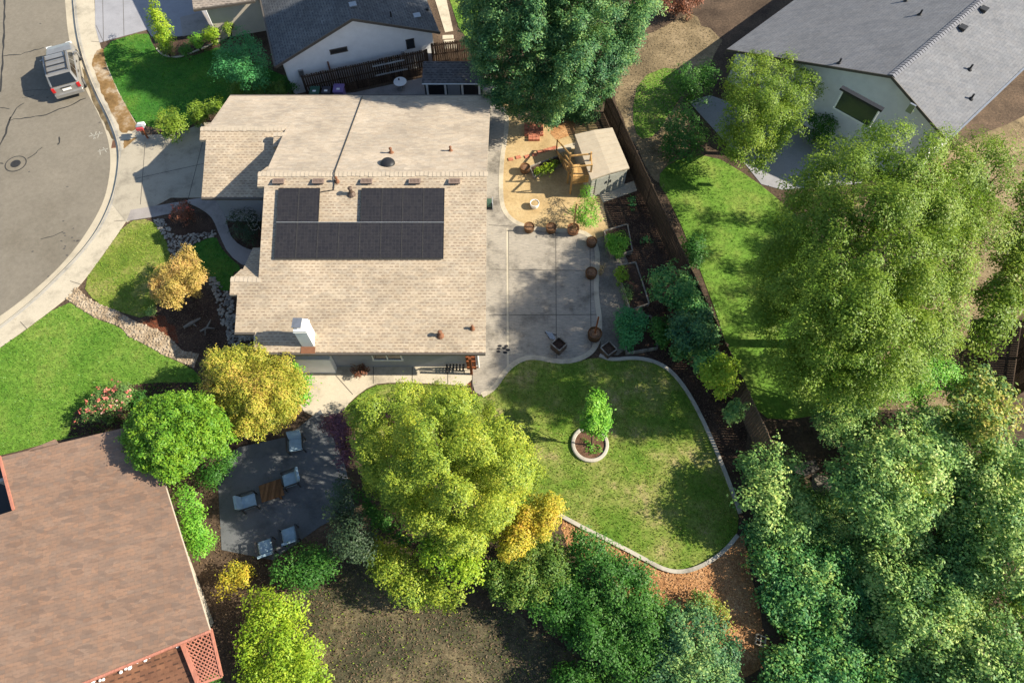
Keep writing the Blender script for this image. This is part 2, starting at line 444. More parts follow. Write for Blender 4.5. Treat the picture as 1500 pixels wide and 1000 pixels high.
def grass(name, poly, n_m2, mat_, label_kind='stuff', h=.07, seed=1, holes=(), z=.02):
    rng = np.random.default_rng(seed)
    wp = [(v.x, v.y) for v in W(poly)]
    n = int(poly_area(wp) * n_m2); q = scatter(rng, wp, n)
    for hcx, hcy, hr in holes: q = q[(q[:, 0] - hcx) ** 2 + (q[:, 1] - hcy) ** 2 > hr * hr]
    n = len(q); a = rng.uniform(0, 2 * np.pi, n); w = rng.uniform(.012, .03, n); hh = h * rng.uniform(.5, 1.3, n)
    dx, dy = np.cos(a) * w, np.sin(a) * w; le = rng.normal(0, .035, (n, 2))
    zz = np.full(n, z)
    V = np.stack([np.stack([q[:, 0] - dx, q[:, 1] - dy, zz], -1), np.stack([q[:, 0] + dx, q[:, 1] + dy, zz], -1),
                  np.stack([q[:, 0] + le[:, 0], q[:, 1] + le[:, 1], zz + hh], -1)], 1).reshape(-1, 3)
    o = fast_mesh(name, V, 3, mat_)
    return tag(o, kind='stuff')
def litter(poly, n_m2, mat_, size, seed, z=.03, up=.35):
    rng = np.random.default_rng(seed); wp = [(v.x, v.y) for v in W(poly)]
    q = scatter(rng, wp, int(poly_area(wp) * n_m2)); n = len(q)
    C = np.stack([q[:, 0], q[:, 1], np.full(n, z) + rng.uniform(0, .03, n)], 1)
    return tag(fast_mesh('litter', leaf_quads(rng, C, unit(rng, n) * up + np.array([0, 0, 1.0]), size, .5), 4, mat_), kind='stuff')
def patch(name, poly, top, m, depth=.06, smooth_it=0, px=True):
    if smooth_it: poly = rounded(poly, smooth_it)
    w = [(v.x, v.y) for v in W(poly)] if px else poly
    return tag(MB().prism(w, top - depth, top).build(name, m), kind='structure')
# ================================================================== WORLD, SUN, CAMERA
SUN_EL, SUN_AZ = R(34.5), R(-2.0)           # azimuth measured from +x (east) towards +y
w = bpy.data.worlds.new("World"); S.world = w; w.use_nodes = True
sky = w.node_tree.nodes.new('ShaderNodeTexSky'); sky.sky_type = 'NISHITA'; sky.sun_disc = False
sky.sun_elevation = SUN_EL; sky.sun_rotation = R(90) - SUN_AZ
sky.air_density = 1.0; sky.dust_density = .6
w.node_tree.links.new(sky.outputs[0], w.node_tree.nodes['Background'].inputs[0])
w.node_tree.nodes['Background'].inputs[1].default_value = .092
L = bpy.data.lights.new('sun', 'SUN'); L.energy = 5.0; L.angle = R(.55); L.color = (1.0, .92, .77)
lo = bpy.data.objects.new('sun', L); COL.objects.link(lo); lo.location = (30, 10, 40)
sd = Vector((math.cos(SUN_EL) * math.cos(SUN_AZ), math.cos(SUN_EL) * math.sin(SUN_AZ), math.sin(SUN_EL)))
lo.rotation_euler = sd.to_track_quat('Z', 'Y').to_euler()
cam = bpy.data.cameras.new('camera'); co = bpy.data.objects.new('camera', cam); COL.objects.link(co)
co.location = (0, 0, H); co.rotation_euler = (TH, 0, 0)
cam.sensor_width = 36; cam.lens = 24.0; cam.clip_end = 3000; cam.clip_start = .5
S.camera = co
S.view_settings.view_transform = 'Standard'; S.view_settings.look = 'None'; S.view_settings.exposure = 1.0; S.view_settings.gamma = 1
# ================================================================== MATERIALS
M = {}
BARK = mottled('bark', [(.05, .035, .025), (.12, .09, .065)], 3, 20)
M['asphalt'] = mottled('asphalt', [(.17, .147, .112), (.20, .175, .137), (.218, .19, .148)], .25, 5, fine=70, amt=.16)
M['tar'] = plain('tar', (.035, .033, .03), .6)
M['conc'] = concrete('sidewalk_concrete', (.47, .41, .31), .4)
M['gutter'] = concrete('gutter_concrete', (.44, .38, .28), .25)
M['drive'] = concrete('driveway_concrete', (.37, .325, .25), .4)
M['drivegrey'] = concrete('grey_driveway_concrete', (.30, .295, .31), .15)
M['patio'] = concrete('brushed_patio_concrete', (.36, .315, .255), .6, 0, True)
M['walk'] = concrete('walk_concrete', (.52, .45, .34), .45)
M['stamp'] = concrete('stamped_concrete', (.30, .27, .25), .4)
M['shade_patio'] = concrete('shade_darkened_patio', (.12, .125, .13), .4)  # patio concrete darkened so that the tree shade sits in its colour
M['kerb'] = concrete('kerb_concrete', (.44, .40, .33), .55)
M['joint'] = plain('joint', (.10, .09, .075), .9)
M['soil'] = mottled('soil', [(.055, .036, .024), (.10, .068, .045), (.15, .10, .065)], .5, 8, amt=.5, bmp=.7)
M['dark_mulch'] = mottled('dark_mulch', [(.045, .028, .02), (.085, .05, .034), (.12, .075, .05)], 1.2, 12, fine=45, amt=.6, bmp=.9, bd=.04)
M['sunlit_mulch'] = mottled('sunlit_mulch', [(.13, .038, .018), (.20, .06, .028), (.24, .09, .045)], 1.2, 14, fine=45, amt=.6, bmp=.9, bd=.04)  # same mulch as the dark bed, with sunlight put into its colour
M['chips'] = mottled('wood_chips', [(.36, .17, .07), (.50, .26, .11), (.60, .36, .18)], .9, 12, fine=40, amt=.55, bmp=.9, bd=.04)
M['sand'] = mottled('decomposed_granite', [(.36, .25, .12), (.46, .33, .165), (.52, .39, .21)], .7, 7, fine=50, amt=.22)
M['graypath'] = mottled('packed_gravel', [(.15, .135, .11), (.24, .21, .17), (.30, .265, .21)], .7, 9, fine=60, amt=.35)
M['lawn_dry'] = mottled('lawn_dry', [(.085, .175, .016), (.14, .225, .028), (.23, .265, .06), (.38, .31, .14)], .55, 4.5, fine=35, amt=.4)
M['lawn_bright'] = mottled('lawn_bright', [(.095, .21, .02), (.145, .265, .033), (.22, .29, .055)], .5, 4.5, fine=40, amt=.5)
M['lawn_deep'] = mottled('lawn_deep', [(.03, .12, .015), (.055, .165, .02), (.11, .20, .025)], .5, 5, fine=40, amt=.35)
M['lawn_front'] = mottled('lawn_front', [(.09, .16, .018), (.18, .23, .035), (.33, .29, .10)], .6, 6, fine=40, amt=.4)
M['blade_dry'] = foliage('blade_dry', [(.045, .12, .011), (.10, .175, .018), (.18, .20, .045), (.30, .24, .10)], .5, .25)
M['blade_bright'] = foliage('blade_bright', [(.035, .11, .012), (.075, .16, .02), (.13, .19, .03)], .5, .25)
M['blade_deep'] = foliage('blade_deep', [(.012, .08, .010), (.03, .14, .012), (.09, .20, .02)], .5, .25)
M['blade_front'] = foliage('blade_front', [(.04, .12, .012), (.13, .20, .02), (.26, .24, .07)], .5, .25)
M['stone'] = mottled('river_stone', [(.16, .15, .14), (.34, .31, .26), (.48, .42, .34)], 2.2, 12, amt=.3)
M['stone_pale'] = mottled('pale_stone', [(.24, .175, .11), (.38, .295, .20), (.48, .40, .30)], 2.2, 12, amt=.3)
M['white'] = plain('white_paint', (.78, .76, .72), .5, var=.05)
M['stucco'] = plain('white_stucco', (.76, .76, .75), .9, var=.06, scale=2, bmp=.4)
M['stucco_grey'] = plain('grey_stucco', (.27, .28, .30), .9, var=.06, scale=2, bmp=.4)
M['stucco_tan'] = plain('tan_stucco', (.48, .42, .34), .9, var=.06, scale=2, bmp=.4)
M['glass'] = plain('window_glass', (.03, .035, .04), .08, var=.1, bmp=0, spec=.6)
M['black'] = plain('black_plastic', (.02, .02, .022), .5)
M['darkmetal'] = plain('dark_metal', (.07, .065, .06), .45, .6)
M['metal'] = plain('galvanised_metal', (.42, .42, .42), .4, .8)
M['brownmetal'] = plain('brown_metal', (.11, .075, .055), .5, .2)
M['rust'] = plain('rusty_metal', (.19, .085, .045), .8)
M['brick'] = mottled('red_pavers', [(.36, .12, .07), (.46, .17, .10), (.52, .22, .14)], 5, 10, amt=.2)
M['cedar'] = planks('cedar', (.50, .30, .115), 0, .14)
M['redwood'] = planks('redwood', (.25, .085, .035), 0, .12)
M['fence'] = planks('weathered_fence', (.12, .085, .06), R(-75), .15, .8, True)
M['fence_n'] = planks('weathered_side_fence', (.09, .058, .038), R(17), .15, .45, True)
M['grey_wood'] = planks('grey_bed_timber', (.26, .23, .19), 0, .12)
M['barrel'] = planks('barrel_wood', (.16, .08, .035), 0, .1)
M['terracotta'] = plain('terracotta', (.34, .15, .07), .8)
M['salmon'] = planks('salmon_trim', (.46, .19, .13), R(20), .3, .1)
M['shed_roof'] = plain('tan_shed_roof', (.41, .345, .255), .7, var=.08, scale=3)
M['shed_wall'] = plain('shed_wall', (.34, .34, .29), .7)
# leaves
F_ = foliage
M['f_yellow'] = F_('leaf_yellow_green', [(.045, .10, .013), (.12, .175, .018), (.22, .26, .026), (.32, .295, .035)], .45, .3)
M['f_lime'] = F_('leaf_lime', [(.07, .15, .012), (.16, .24, .014), (.30, .33, .03)], .6, .3)
M['f_amber'] = F_('leaf_amber', [(.09, .12, .015), (.22, .215, .02), (.35, .28, .03), (.36, .21, .03)], .7, .3)
M['f_orange'] = F_('leaf_orange_yellow', [(.09, .13, .016), (.19, .21, .024), (.31, .265, .04), (.40, .23, .075)], .6, .3)
M['f_round'] = F_('leaf_arborvitae', [(.035, .11, .010), (.085, .18, .014), (.18, .26, .02)], .9, .25)
M['f_blue'] = F_('leaf_blue_green', [(.010, .048, .022), (.03, .09, .038), (.09, .18, .055), (.27, .34, .10)], .5, .25)
M['f_gum'] = F_('leaf_grey_green', [(.025, .085, .026), (.075, .16, .042), (.19, .28, .07), (.42, .44, .14)], .45, .3)
M['f_deep'] = F_('leaf_deep_green', [(.014, .055, .008), (.032, .10, .014), (.075, .16, .022)], .6, .25)
M['f_deepyellow'] = F_('leaf_deep_mixed', [(.03, .07, .012), (.07, .13, .02), (.18, .20, .03)], .6, .25)
M['f_citrus'] = F_('leaf_citrus', [(.014, .075, .025), (.04, .135, .038), (.10, .21, .05), (.28, .34, .08)], .8, .25)
M['f_fresh'] = F_('leaf_fresh', [(.04, .15, .016), (.10, .24, .022), (.20, .33, .04)], .8, .3)
M['f_olive'] = F_('leaf_olive', [(.045, .095, .010), (.105, .165, .016), (.19, .235, .03)], .35, .3)
M['f_teal'] = F_('leaf_teal', [(.018, .10, .032), (.045, .17, .055), (.09, .25, .07)], .6, .25)
M['f_purple'] = F_('leaf_purple', [(.04, .02, .028), (.085, .035, .05), (.16, .06, .07)], .8, .2)
M['f_dark'] = F_('leaf_dark_strap', [(.01, .02, .01), (.025, .045, .02), (.05, .075, .03)], .8, .15)
M['f_autumn'] = F_('leaf_autumn', [(.025, .075, .018), (.07, .14, .026), (.20, .22, .035), (.38, .28, .07)], .7, .25)
M['f_rose'] = F_('leaf_rose', [(.03, .07, .02), (.07, .13, .03), (.15, .20, .06)], .8, .2)
M['petal'] = F_('petal_pink', [(.45, .06, .06), (.55, .14, .11), (.70, .42, .33)], 1.5, .3)
M['petal_red'] = F_('petal_red', [(.45, .05, .035), (.55, .12, .07)], 1.5, .3)
M['f_redshrub'] = F_('leaf_red_shrub', [(.05, .03, .02), (.14, .055, .03), (.26, .10, .05)], .8, .2)
M['straw'] = F_('dry_grass', [(.20, .13, .05), (.34, .24, .10), (.42, .32, .16)], .8, .2)
M['f_maple'] = F_('leaf_maple', [(.14, .12, .03), (.26, .20, .045), (.37, .26, .08), (.40, .21, .09)], .8, .3)
M['f_chip'] = F_('loose_chip', [(.12, .05, .02), (.26, .13, .055), (.38, .22, .11)], .8, .1)
M['f_litter'] = F_('dry_litter', [(.03, .02, .012), (.09, .06, .035), (.17, .12, .07)], .8, .1)
M['f_litter_pale'] = F_('pale_litter', [(.06, .045, .025), (.15, .11, .06), (.26, .20, .12)], .8, .1)
# ================================================================== GROUND, ROAD, PAVING
g = MB().add([(-700, -700, -.22), (700, -700, -.22), (700, 700, -.22), (-700, 700, -.22)], [(0, 1, 2, 3)])
tag(g.build('ground', M['soil']), kind='structure')
flow = [(104, -60), (107, 0), (112, 50), (124, 95), (140, 135), (158, 170), (170, 200), (175, 225), (172, 258), (164, 292), (146, 332), (122, 365), (92, 397), (50, 438), (0, 478), (-60, 520), (-140, 570)]
redge = [(88, -60), (94, 0), (98, 50), (108, 90), (124, 130), (143, 165), (157, 200), (161, 232), (158, 262), (151, 292), (133, 327), (106, 366), (73, 402), (30, 438), (0, 460), (-60, 500), (-140, 550)]
back = [(136, -60), (138, 0), (141, 40), (146, 65), (160, 105), (181, 150), (203, 186), (213, 210), (210, 260), (200, 300), (186, 323), (155, 368), (119, 417), (95, 440), (13, 501), (-60, 548), (-140, 598)]
fl, rd, bk = rounded(flow, 2, False), rounded(redge, 2, False), rounded(back, 2, False)
WF = [(v.x, v.y) for v in W(fl)]; WR = [(v.x, v.y) for v in W(rd)]; WB = [(v.x, v.y) for v in W(bk)]
far_e = [(75, WF[-1][1] - 4), (75, 75), (WF[0][0], 75)]
soil = MB().prism(WF + [(WF[-1][0], -14), (75, -14), (75, 75), (WF[0][0], 75)], -.3, 0.0).build('garden_soil', M['soil']); tag(soil, kind='structure')
road = MB().prism(WR + [(WR[-1][0], -14), (-80, -14), (-80, 75), (WR[0][0], 75)], -.3, -.115).build('road', M['asphalt']); tag(road, kind='structure')
tag(MB().prism(WR + WF[::-1], -.3, -.11).build('gutter', M['gutter']), kind='structure')
# kerb: a rolled strip between gutter and pavement
ks = MB(); n = len(WF)
for i in range(n - 1):
    a, b = Vector((*WF[i], 0)), Vector((*WF[i + 1], 0)); d = (b - a).normalized(); q = Vector((-d.y, d.x, 0)) * -1
    if i == 0: pq = q
    qa, qb = pq, q
    pr = [(-.16, -.108), (-.10, -.06), (.0, .0), (.05, .022), (.20, .024)]
    vs = []
    for base, nn in ((a, qa), (b, qb)):
        for o_, z_ in pr: vs.append((base.x - nn.x * o_, base.y - nn.y * o_, z_))
    ks.add(vs, [(k, k + 1, k + 6, k + 5) for k in range(4)])
    pq = q
tag(ks.build('kerb', M['kerb'], smooth=True), kind='structure')
side = tag(MB().prism(WF + WB[::-1], -.05, .02).build('pavement', M['conc']), kind='structure')
def joint(parent, a, b, z, w_=.03, name='joint'):
    p, q = P(*a), P(*b); MB().strip([p, q], w_, z, z + .004).build(name, M['joint'], parent)
for a, b in (((73, 402), (119, 417)), ((132, 327), (186, 323)), ((12, 452), (40, 482)), ((157, 215), (213, 208)), ((112, 60), (146, 62)), ((146, 165), (186, 150))):
    joint(side, (a[0] * .35 + b[0] * .65, a[1] * .35 + b[1] * .65), b, .0215)
# damp rust coloured run-off stains on the pavement and gutter
M['stain'] = mottled('damp_stain', [(.13, .075, .028), (.25, .15, .06), (.47, .39, .29)], .8, 5, fine=40, amt=.25)
M['wetgutter'] = mottled('wet_gutter', [(.06, .045, .025), (.13, .095, .05), (.22, .17, .10)], 1.2, 5, fine=40, amt=.3)
def ragged(poly, seed, amp=2.0, sub=5):
    rr = random.Random(seed); out = []; n_ = len(poly)
    for i in range(n_):
        a, b = poly[i], poly[(i + 1) % n_]
        for k in range(sub):
            t = k / sub; out.append((a[0] + (b[0] - a[0]) * t + rr.uniform(-amp, amp), a[1] + (b[1] - a[1]) * t + rr.uniform(-amp, amp)))
    return out
MB().prism([(v.x, v.y) for v in W(ragged([(143, 74), (150, 72), (158, 104), (170, 128), (182, 152), (201, 184), (196, 192), (178, 195), (166, 170), (152, 142), (141, 112), (134, 92)], 3, 1.4))], .019, .0245).build('stain', M['stain'], side)
MB().prism([(v.x, v.y) for v in W(ragged([(181, 205), (210, 200), (212, 213), (182, 218)], 5, 1.5))], .019, .0245).build('stain', M['stain'], side)
MB().prism([(v.x, v.y) for v in W(ragged([(120, 98), (126, 104), (140, 140), (156, 172), (169, 202), (166, 206), (154, 185), (138, 152), (124, 118)], 6, 1.0), -.11)], -.115, -.1055).build('gutter_stain', M['wetgutter'], side)
# driveways and walks
drv = patch('driveway', [(178, 222), (205, 199), (258, 196), (300, 180), (420, 180), (420, 300), (298, 290), (250, 290), (186, 326), (165, 300), (172, 262)], .03, M['drive'])
for a, b in (((213, 210), (206, 300)), ((200, 262), (300, 240)), ((298, 205), (276, 292))): joint(drv, a, b, .0305)
patch('stamped_band', [(192, 308), (240, 300), (276, 294), (274, 308), (226, 318), (186, 324)], .034, M['stamp'])
patch('front_walk', rounded([(268, 294), (300, 290), (360, 285), (352, 292), (334, 304), (330, 319), (338, 346), (351, 360), (372, 368), (420, 368), (420, 398), (360, 392), (335, 373), (322, 346), (313, 322), (300, 309)], 1), .036, M['stamp'])
nd_ = patch('grey_driveway', [(138, -60), (140, 40), (146, 63), (216, 44), (222, 54), (262, 54), (322, 46), (310, 10), (372, 0), (420, -60)], .03, M['drivegrey'])
for a, b in (((150, -40), (152, 62)), ((180, -30), (182, 53)), ((141, 38), (152, 62))): joint(nd_, a, b, .0305)
ep = patch('entry_pad', [(264, 26), (298, 18), (318, 44), (268, 54)], .036, M['stamp'])
patch('path', [(300, 12), (312, 10), (326, 44), (316, 48)], .042, M['white'])  # sunlit strip of concrete, the sunlight put into its white colour
pat = patch('patio', rounded([(640, 155), (733, 156), (744, 172), (742, 200), (736, 232), (734, 290), (741, 315), (760, 331), (800, 339), (850, 339), (868, 350), (876, 372), (875, 400), (874, 432), (880, 470), (878, 500), (864, 520), (840, 530), (815, 531), (780, 523), (757, 530), (740, 546), (725, 570), (706, 580), (692, 572), (690, 515), (640, 515)], 1), .03, M['patio'])
for a, b in (((745, 338), (745, 545)), ((814, 340), (815, 530)), ((716, 395), (874, 397)), ((716, 462), (878, 461)), ((716, 330), (745, 332)), ((716, 512), (745, 512)), ((864, 345), (866, 518))): joint(pat, a, b, .0305, .035)
MB().strip(W([(743, 335), (744, 540)]), .10, .029, .036).build('joint_strip', M['conc'], pat)
def border(pts, w_, z1, m_, name='edging', parent=None, label=None, cat=None, it=2):
    o = MB().strip(W(rounded(pts, it, False)), w_, 0, z1).build(name, m_, parent)
    if label: tag(o, label, cat)
    return o
border([(728, 157), (739, 161), (743, 174), (741, 200), (735, 232), (733, 290), (740, 314), (760, 330), (800, 338), (850, 338), (868, 349), (876, 371), (874, 400), (873, 432), (879, 470), (877, 500), (864, 519), (840, 529), (815, 530), (780, 522), (757, 529), (739, 545), (724, 569), (706, 579)], .26, .04, M['conc'], 'patio_border', pat)
sw = patch('south_walk', rounded([(425, 505), (695, 512), (695, 566), (640, 562), (575, 560), (545, 563), (515, 585), (500, 606), (465, 612), (440, 600), (425, 560)], 1), .026, M['walk'])
for a, b in (((547, 536), (547, 562)), ((604, 536), (604, 560)), ((656, 536), (656, 562)), ((492, 550), (517, 578)), ((692, 535), (692, 568))): joint(sw, a, b, .0265, .035)
patch('side_yard_slab', [(455, 142), (520, 136), (630, 112), (720, 112), (735, 160), (640, 175), (455, 175)], .028, M['stamp'])
patch('play_yard', [(735, 150), (850, 150), (884, 200), (884, 300), (893, 342), (868, 352), (850, 339), (800, 339), (760, 331), (741, 315), (734, 290), (736, 232), (742, 200), (744, 172)], .016, M['sand'])
patch('garden_path', [(868, 352), (893, 342), (915, 372), (935, 420), (945, 470), (930, 500), (905, 520), (880, 522), (880, 500), (880, 470), (874, 432), (875, 400), (876, 372)], .014, M['graypath'])
patch('dark_bed', [(886, 296), (930, 270), (985, 365), (1045, 500), (1095, 635), (1085, 700), (1062, 690), (1037, 630), (1012, 580), (985, 545), (958, 528), (930, 500), (940, 460), (925, 400), (905, 340)], .012, M['dark_mulch'])
patch('wood_chip_bed', ragged([(820, 758), (850, 772), (900, 797), (940, 817), (975, 836), (1005, 839), (1065, 804), (1088, 780), (1104, 860), (1118, 925), (1135, 965), (1060, 1010), (950, 900), (830, 800)], 2, 3), .012, M['chips'])
patch('chip_bed_corner', [(812, 176), (842, 178), (842, 196), (815, 206), (806, 196)], .022, M['chips'])
patch('gravel_yard', [(1190, 690), (1260, 720), (1420, 900), (1500, 1010), (1230, 1010), (1180, 850)], .010, M['graypath'])
# lawns
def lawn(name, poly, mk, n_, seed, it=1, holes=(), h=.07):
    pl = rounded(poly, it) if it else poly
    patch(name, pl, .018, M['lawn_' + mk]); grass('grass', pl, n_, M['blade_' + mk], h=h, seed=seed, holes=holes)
lawn('back_lawn', [(740, 546), (757, 531), (785, 524), (815, 532), (845, 531), (870, 523), (895, 529), (930, 525), (960, 531), (985, 546), (1010, 581), (1035, 630), (1060, 690), (1082, 750), (1080, 785), (1060, 806), (1033, 826), (1003, 837), (975, 835), (940, 816), (900, 795), (850, 770), (820, 755), (760, 740), (640, 700), (530, 640), (497, 606), (515, 588), (545, 565), (575, 562), (640, 564), (690, 575), (706, 582), (725, 572)], 'dry', 170, 5, 1, [(3.67, 10.78, .95)])
lawn('front_lawn', [(97, 440), (118, 453), (140, 467), (176, 479), (188, 493), (220, 509), (240, 521), (264, 531), (290, 545), (300, 570), (270, 572), (205, 590), (185, 628), (100, 640), (0, 668), (-120, 690), (-120, 588), (-60, 549), (13, 502)], 'bright', 170, 6, 1)
lawn('kerbside_lawn', [(186, 325), (222, 320), (243, 349), (251, 381), (250, 405), (235, 440), (215, 468), (176, 457), (140, 443), (120, 417), (155, 369)], 'front', 170, 7, 1)
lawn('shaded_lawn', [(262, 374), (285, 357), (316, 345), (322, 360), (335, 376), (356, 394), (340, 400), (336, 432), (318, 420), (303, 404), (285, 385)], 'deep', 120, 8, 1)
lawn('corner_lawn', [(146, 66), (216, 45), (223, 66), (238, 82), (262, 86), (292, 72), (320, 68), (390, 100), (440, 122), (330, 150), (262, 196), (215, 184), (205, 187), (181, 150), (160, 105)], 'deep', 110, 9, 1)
lawn('rear_strip_lawn', [(652, -20), (700, -20), (700, 80), (672, 40)], 'bright', 60, 10, 0)
lawn('neighbour_lawn', [(985, 300), (960, 262), (985, 235), (1040, 225), (1100, 260), (1150, 300), (1190, 340), (1250, 420), (1290, 520), (1250, 590), (1170, 615), (1110, 612), (1075, 540), (1040, 430)], 'bright', 60, 11, 1)
lawn('neighbour_upper_lawn', [(925, 170), (935, 115), (985, 95), (1010, 125), (985, 160), (960, 200), (935, 205)], 'bright', 60, 12, 1)
patch('neighbour_patio', [(1008, 148), (1040, 140), (1180, 190), (1260, 150), (1300, 200), (1260, 270), (1145, 278), (1115, 270), (1095, 245)], .02, M['drivegrey'])
patch('neighbour_deck_slab', [(318, 680), (350, 655), (420, 640), (470, 600), (505, 680), (520, 745), (470, 770), (400, 820), (325, 805)], .03, M['shade_patio'])
patch('rear_path', [(628, -30), (646, -30), (654, 0), (664, 46), (652, 48)], .03, M['conc'])
for x_, y_ in ((656, 55), (658, 62), (660, 69)):
    p_ = P(x_, y_, 0); tag(MB().bbox((p_.x, p_.y, .03), (.75, .38, .06), R(4), .03).build('stepping_stone', M['conc']), 'pale stepping stone in the row beside the white gable wall', 'stepping stone', 'pale stepping stones')
patch('neighbour_soil', ragged([(905, 120), (930, 60), (1010, 20), (1060, 60), (1010, 150), (1000, 250), (1080, 480), (1130, 600), (1180, 660), (1400, 600), (1520, 420), (1520, 160), (1400, 215), (1330, 300), (1250, 330), (1100, 300), (975, 250), (1000, 360), (1085, 560), (1150, 650), (1120, 655), (1060, 520), (960, 280), (900, 150)][:8] + [(1400, 600), (1520, 420), (1520, 160), (1400, 215), (1200, 330), (1040, 300), (955, 262), (900, 150)], 12, 3), .008, mottled('dry_tan_soil', [(.12, .09, .05), (.24, .18, .10), (.36, .27, .16)], .4, 5, amt=.3))
patch('bare_yard', ragged([(440, 850), (520, 820), (640, 880), (760, 900), (900, 1000), (900, 1040), (430, 1040)], 9, 4), .012, mottled('bare_dirt', [(.045, .045, .025), (.09, .08, .045), (.26, .20, .11)], .45, 5, fine=34, amt=.55))
patch('mulch_bed', [(200, 473), (232, 482), (268, 513), (290, 522), (375, 520), (374, 480), (346, 470), (334, 492), (316, 440), (300, 420), (262, 372), (250, 400), (235, 440)], .010, M['dark_mulch'])
patch('sunlit_mulch_patch', [(206, 474), (232, 462), (242, 463), (246, 474), (256, 477), (262, 503), (255, 500), (235, 485)], .016, M['sunlit_mulch'])  # sunlit part of the mulch bed painted as a brighter patch
patch('entry_bed', [(240, 322), (262, 312), (300, 312), (313, 325), (316, 340), (290, 345), (260, 345)], .012, M['dark_mulch'])
patch('strap_plant_bed', [(330, 300), (345, 290), (390, 290), (390, 366), (352, 362), (338, 346), (331, 322)], .012, M['dark_mulch'])
patch('island_bed', rounded([(222, 64), (255, 56), (322, 46), (335, 62), (300, 78), (262, 86), (240, 82)], 1), .024, M['dark_mulch'])
patch('hedge_bed', [(225, 196), (262, 178), (330, 148), (350, 150), (300, 185), (262, 197)], .012, M['dark_mulch'])
patch('rose_bed', [(100, 640), (108, 605), (170, 565), (235, 560), (290, 560), (300, 600), (185, 628)], .022, M['dark_mulch'])
def cobbles(name, poly, n_m2, m_, r0, r1, seed, label):
    rng = np.random.default_rng(seed); wp = [(v.x, v.y) for v in W(poly)]
    q = scatter(rng, wp, int(poly_area(wp) * n_m2)); mb = MB()
    for x, y in q:
        r = rng.uniform(r0, r1); a = rng.uniform(0, 3.14); e = rng.uniform(.65, 1.0)
        vs = []; c_, s_ = math.cos(a), math.sin(a)
        for zz, k in ((0, .8), (r * .35, 1.0), (r * .75, .55)):
            for i in range(6):
                t = i * math.pi / 3; rx, ry = r * k * math.cos(t) * rng.uniform(.85, 1.1), r * k * e * math.sin(t)
                vs.append((x + rx * c_ - ry * s_, y + rx * s_ + ry * c_, zz + .01))
        fs = [tuple(range(12, 18))] + [(j + i, j + (i + 1) % 6, j + 6 + (i + 1) % 6, j + 6 + i) for j in (0, 6) for i in range(6)]
        mb.add(vs, fs)
    return tag(mb.build(name, m_), label, kind='stuff')
rb1 = [(112, 419), (127, 436), (140, 443), (176, 458), (200, 472), (230, 482), (250, 496), (268, 514), (292, 518), (284, 538), (264, 530), (240, 520), (220, 508), (188, 492), (176, 478), (140, 466), (118, 452), (97, 438)]
patch('pebble_bed', rb1, .014, M['stone_pale'])
cobbles('cobbles', rb1, 120, M['stone_pale'], .03, .085, 1, 'pale cobbles of the dry stream bed beside the bright front lawn')
rb2 = [(303, 404), (316, 406), (332, 425), (342, 440), (346, 466), (347, 486), (366, 487), (368, 510), (336, 508), (334, 490), (325, 474), (320, 452), (314, 430)]
cobbles('cobbles', rb2, 70, M['stone'], .05, .13, 2, 'grey cobbles along the house wall in shade')
rb3 = [(224, 322), (240, 320), (255, 345), (300, 341), (318, 337), (316, 346), (285, 357), (262, 374), (252, 383), (243, 350)]
cobbles('cobbles', rb3, 90, M['stone'], .04, .10, 3, 'grey cobbles edging the small shaded lawn')
for edge, sd_ in ((rb1[:9], 4), (rb1[9:], 5)):
    mbp = []
    for i in range(len(edge) - 1):
        a, b = edge[i], edge[i + 1]; mbp += [(a[0], a[1] - 1.6), (b[0], b[1] - 1.6), (b[0], b[1] + 1.6), (a[0], a[1] + 1.6)] if 0 else []
# concrete lawn edging
border([(878, 521), (895, 528), (930, 524), (960, 530), (985, 545), (1011, 580), (1036, 630), (1061, 690), (1084, 752)], .17, .11, M['kerb'], 'lawn_edging', None, 'long grey concrete edging between the back lawn and the dark planting bed', 'edging')
border([(1080, 784), (1062, 806), (1033, 827), (1003, 838), (975, 836), (940, 817), (900, 796), (850, 771), (812, 750)], .17, .11, M['kerb'], 'lawn_edging', None, 'pale concrete edging between the back lawn and the wood chips', 'edging')
border([(230, 72), (238, 82), (262, 86), (292, 74), (320, 62), (334, 54)], .10, .08, M['kerb'], 'lawn_edging', None, 'thin grey edging round the planted island on the north lawn', 'edging')
# tar sealed cracks
def crack(pts, w_, seed=0):
    rr = random.Random(seed); out = []
    for i in range(len(pts) - 1):
        a, b = pts[i], pts[i + 1]; n_ = max(2, int(math.hypot(b[0] - a[0], b[1] - a[1]) / 7))
        for k in range(n_): out.append((a[0] + (b[0] - a[0]) * k / n_ + rr.uniform(-.9, .9), a[1] + (b[1] - a[1]) * k / n_ + rr.uniform(-.9, .9)))
    out.append(pts[-1])
    MB().strip(W(out, -.115), [w_ * rr.uniform(.5, 1.3) for _ in out], -.117, -.111).build('tar_crack', M['tar'], road)
for i, (pts, w_) in enumerate([([(7, -10), (5, 60), (3, 100), (0, 135)], .12), ([(4, 82), (30, 80), (64, 70)], .07), ([(14, 176), (60, 170), (95, 158), (126, 144)], .07), ([(14, 176), (25, 158), (36, 151)], .06),
                               ([(16, 172), (8, 195), (-4, 222)], .10), ([(40, 232), (52, 224), (62, 216)], .05), ([(86, 200), (88, 208), (84, 212)], .09), ([(60, 351), (78, 346), (93, 339)], .06), ([(32, 133), (70, 132)], .03), ([(32, 144), (50, 140)], .03), ([(0, 158), (14, 160)], .05), ([(0, 239), (5, 240)], .08)]): crack(pts, w_, i)
M['chalk'] = plain('chalk_paint', (.34, .32, .27), .9)
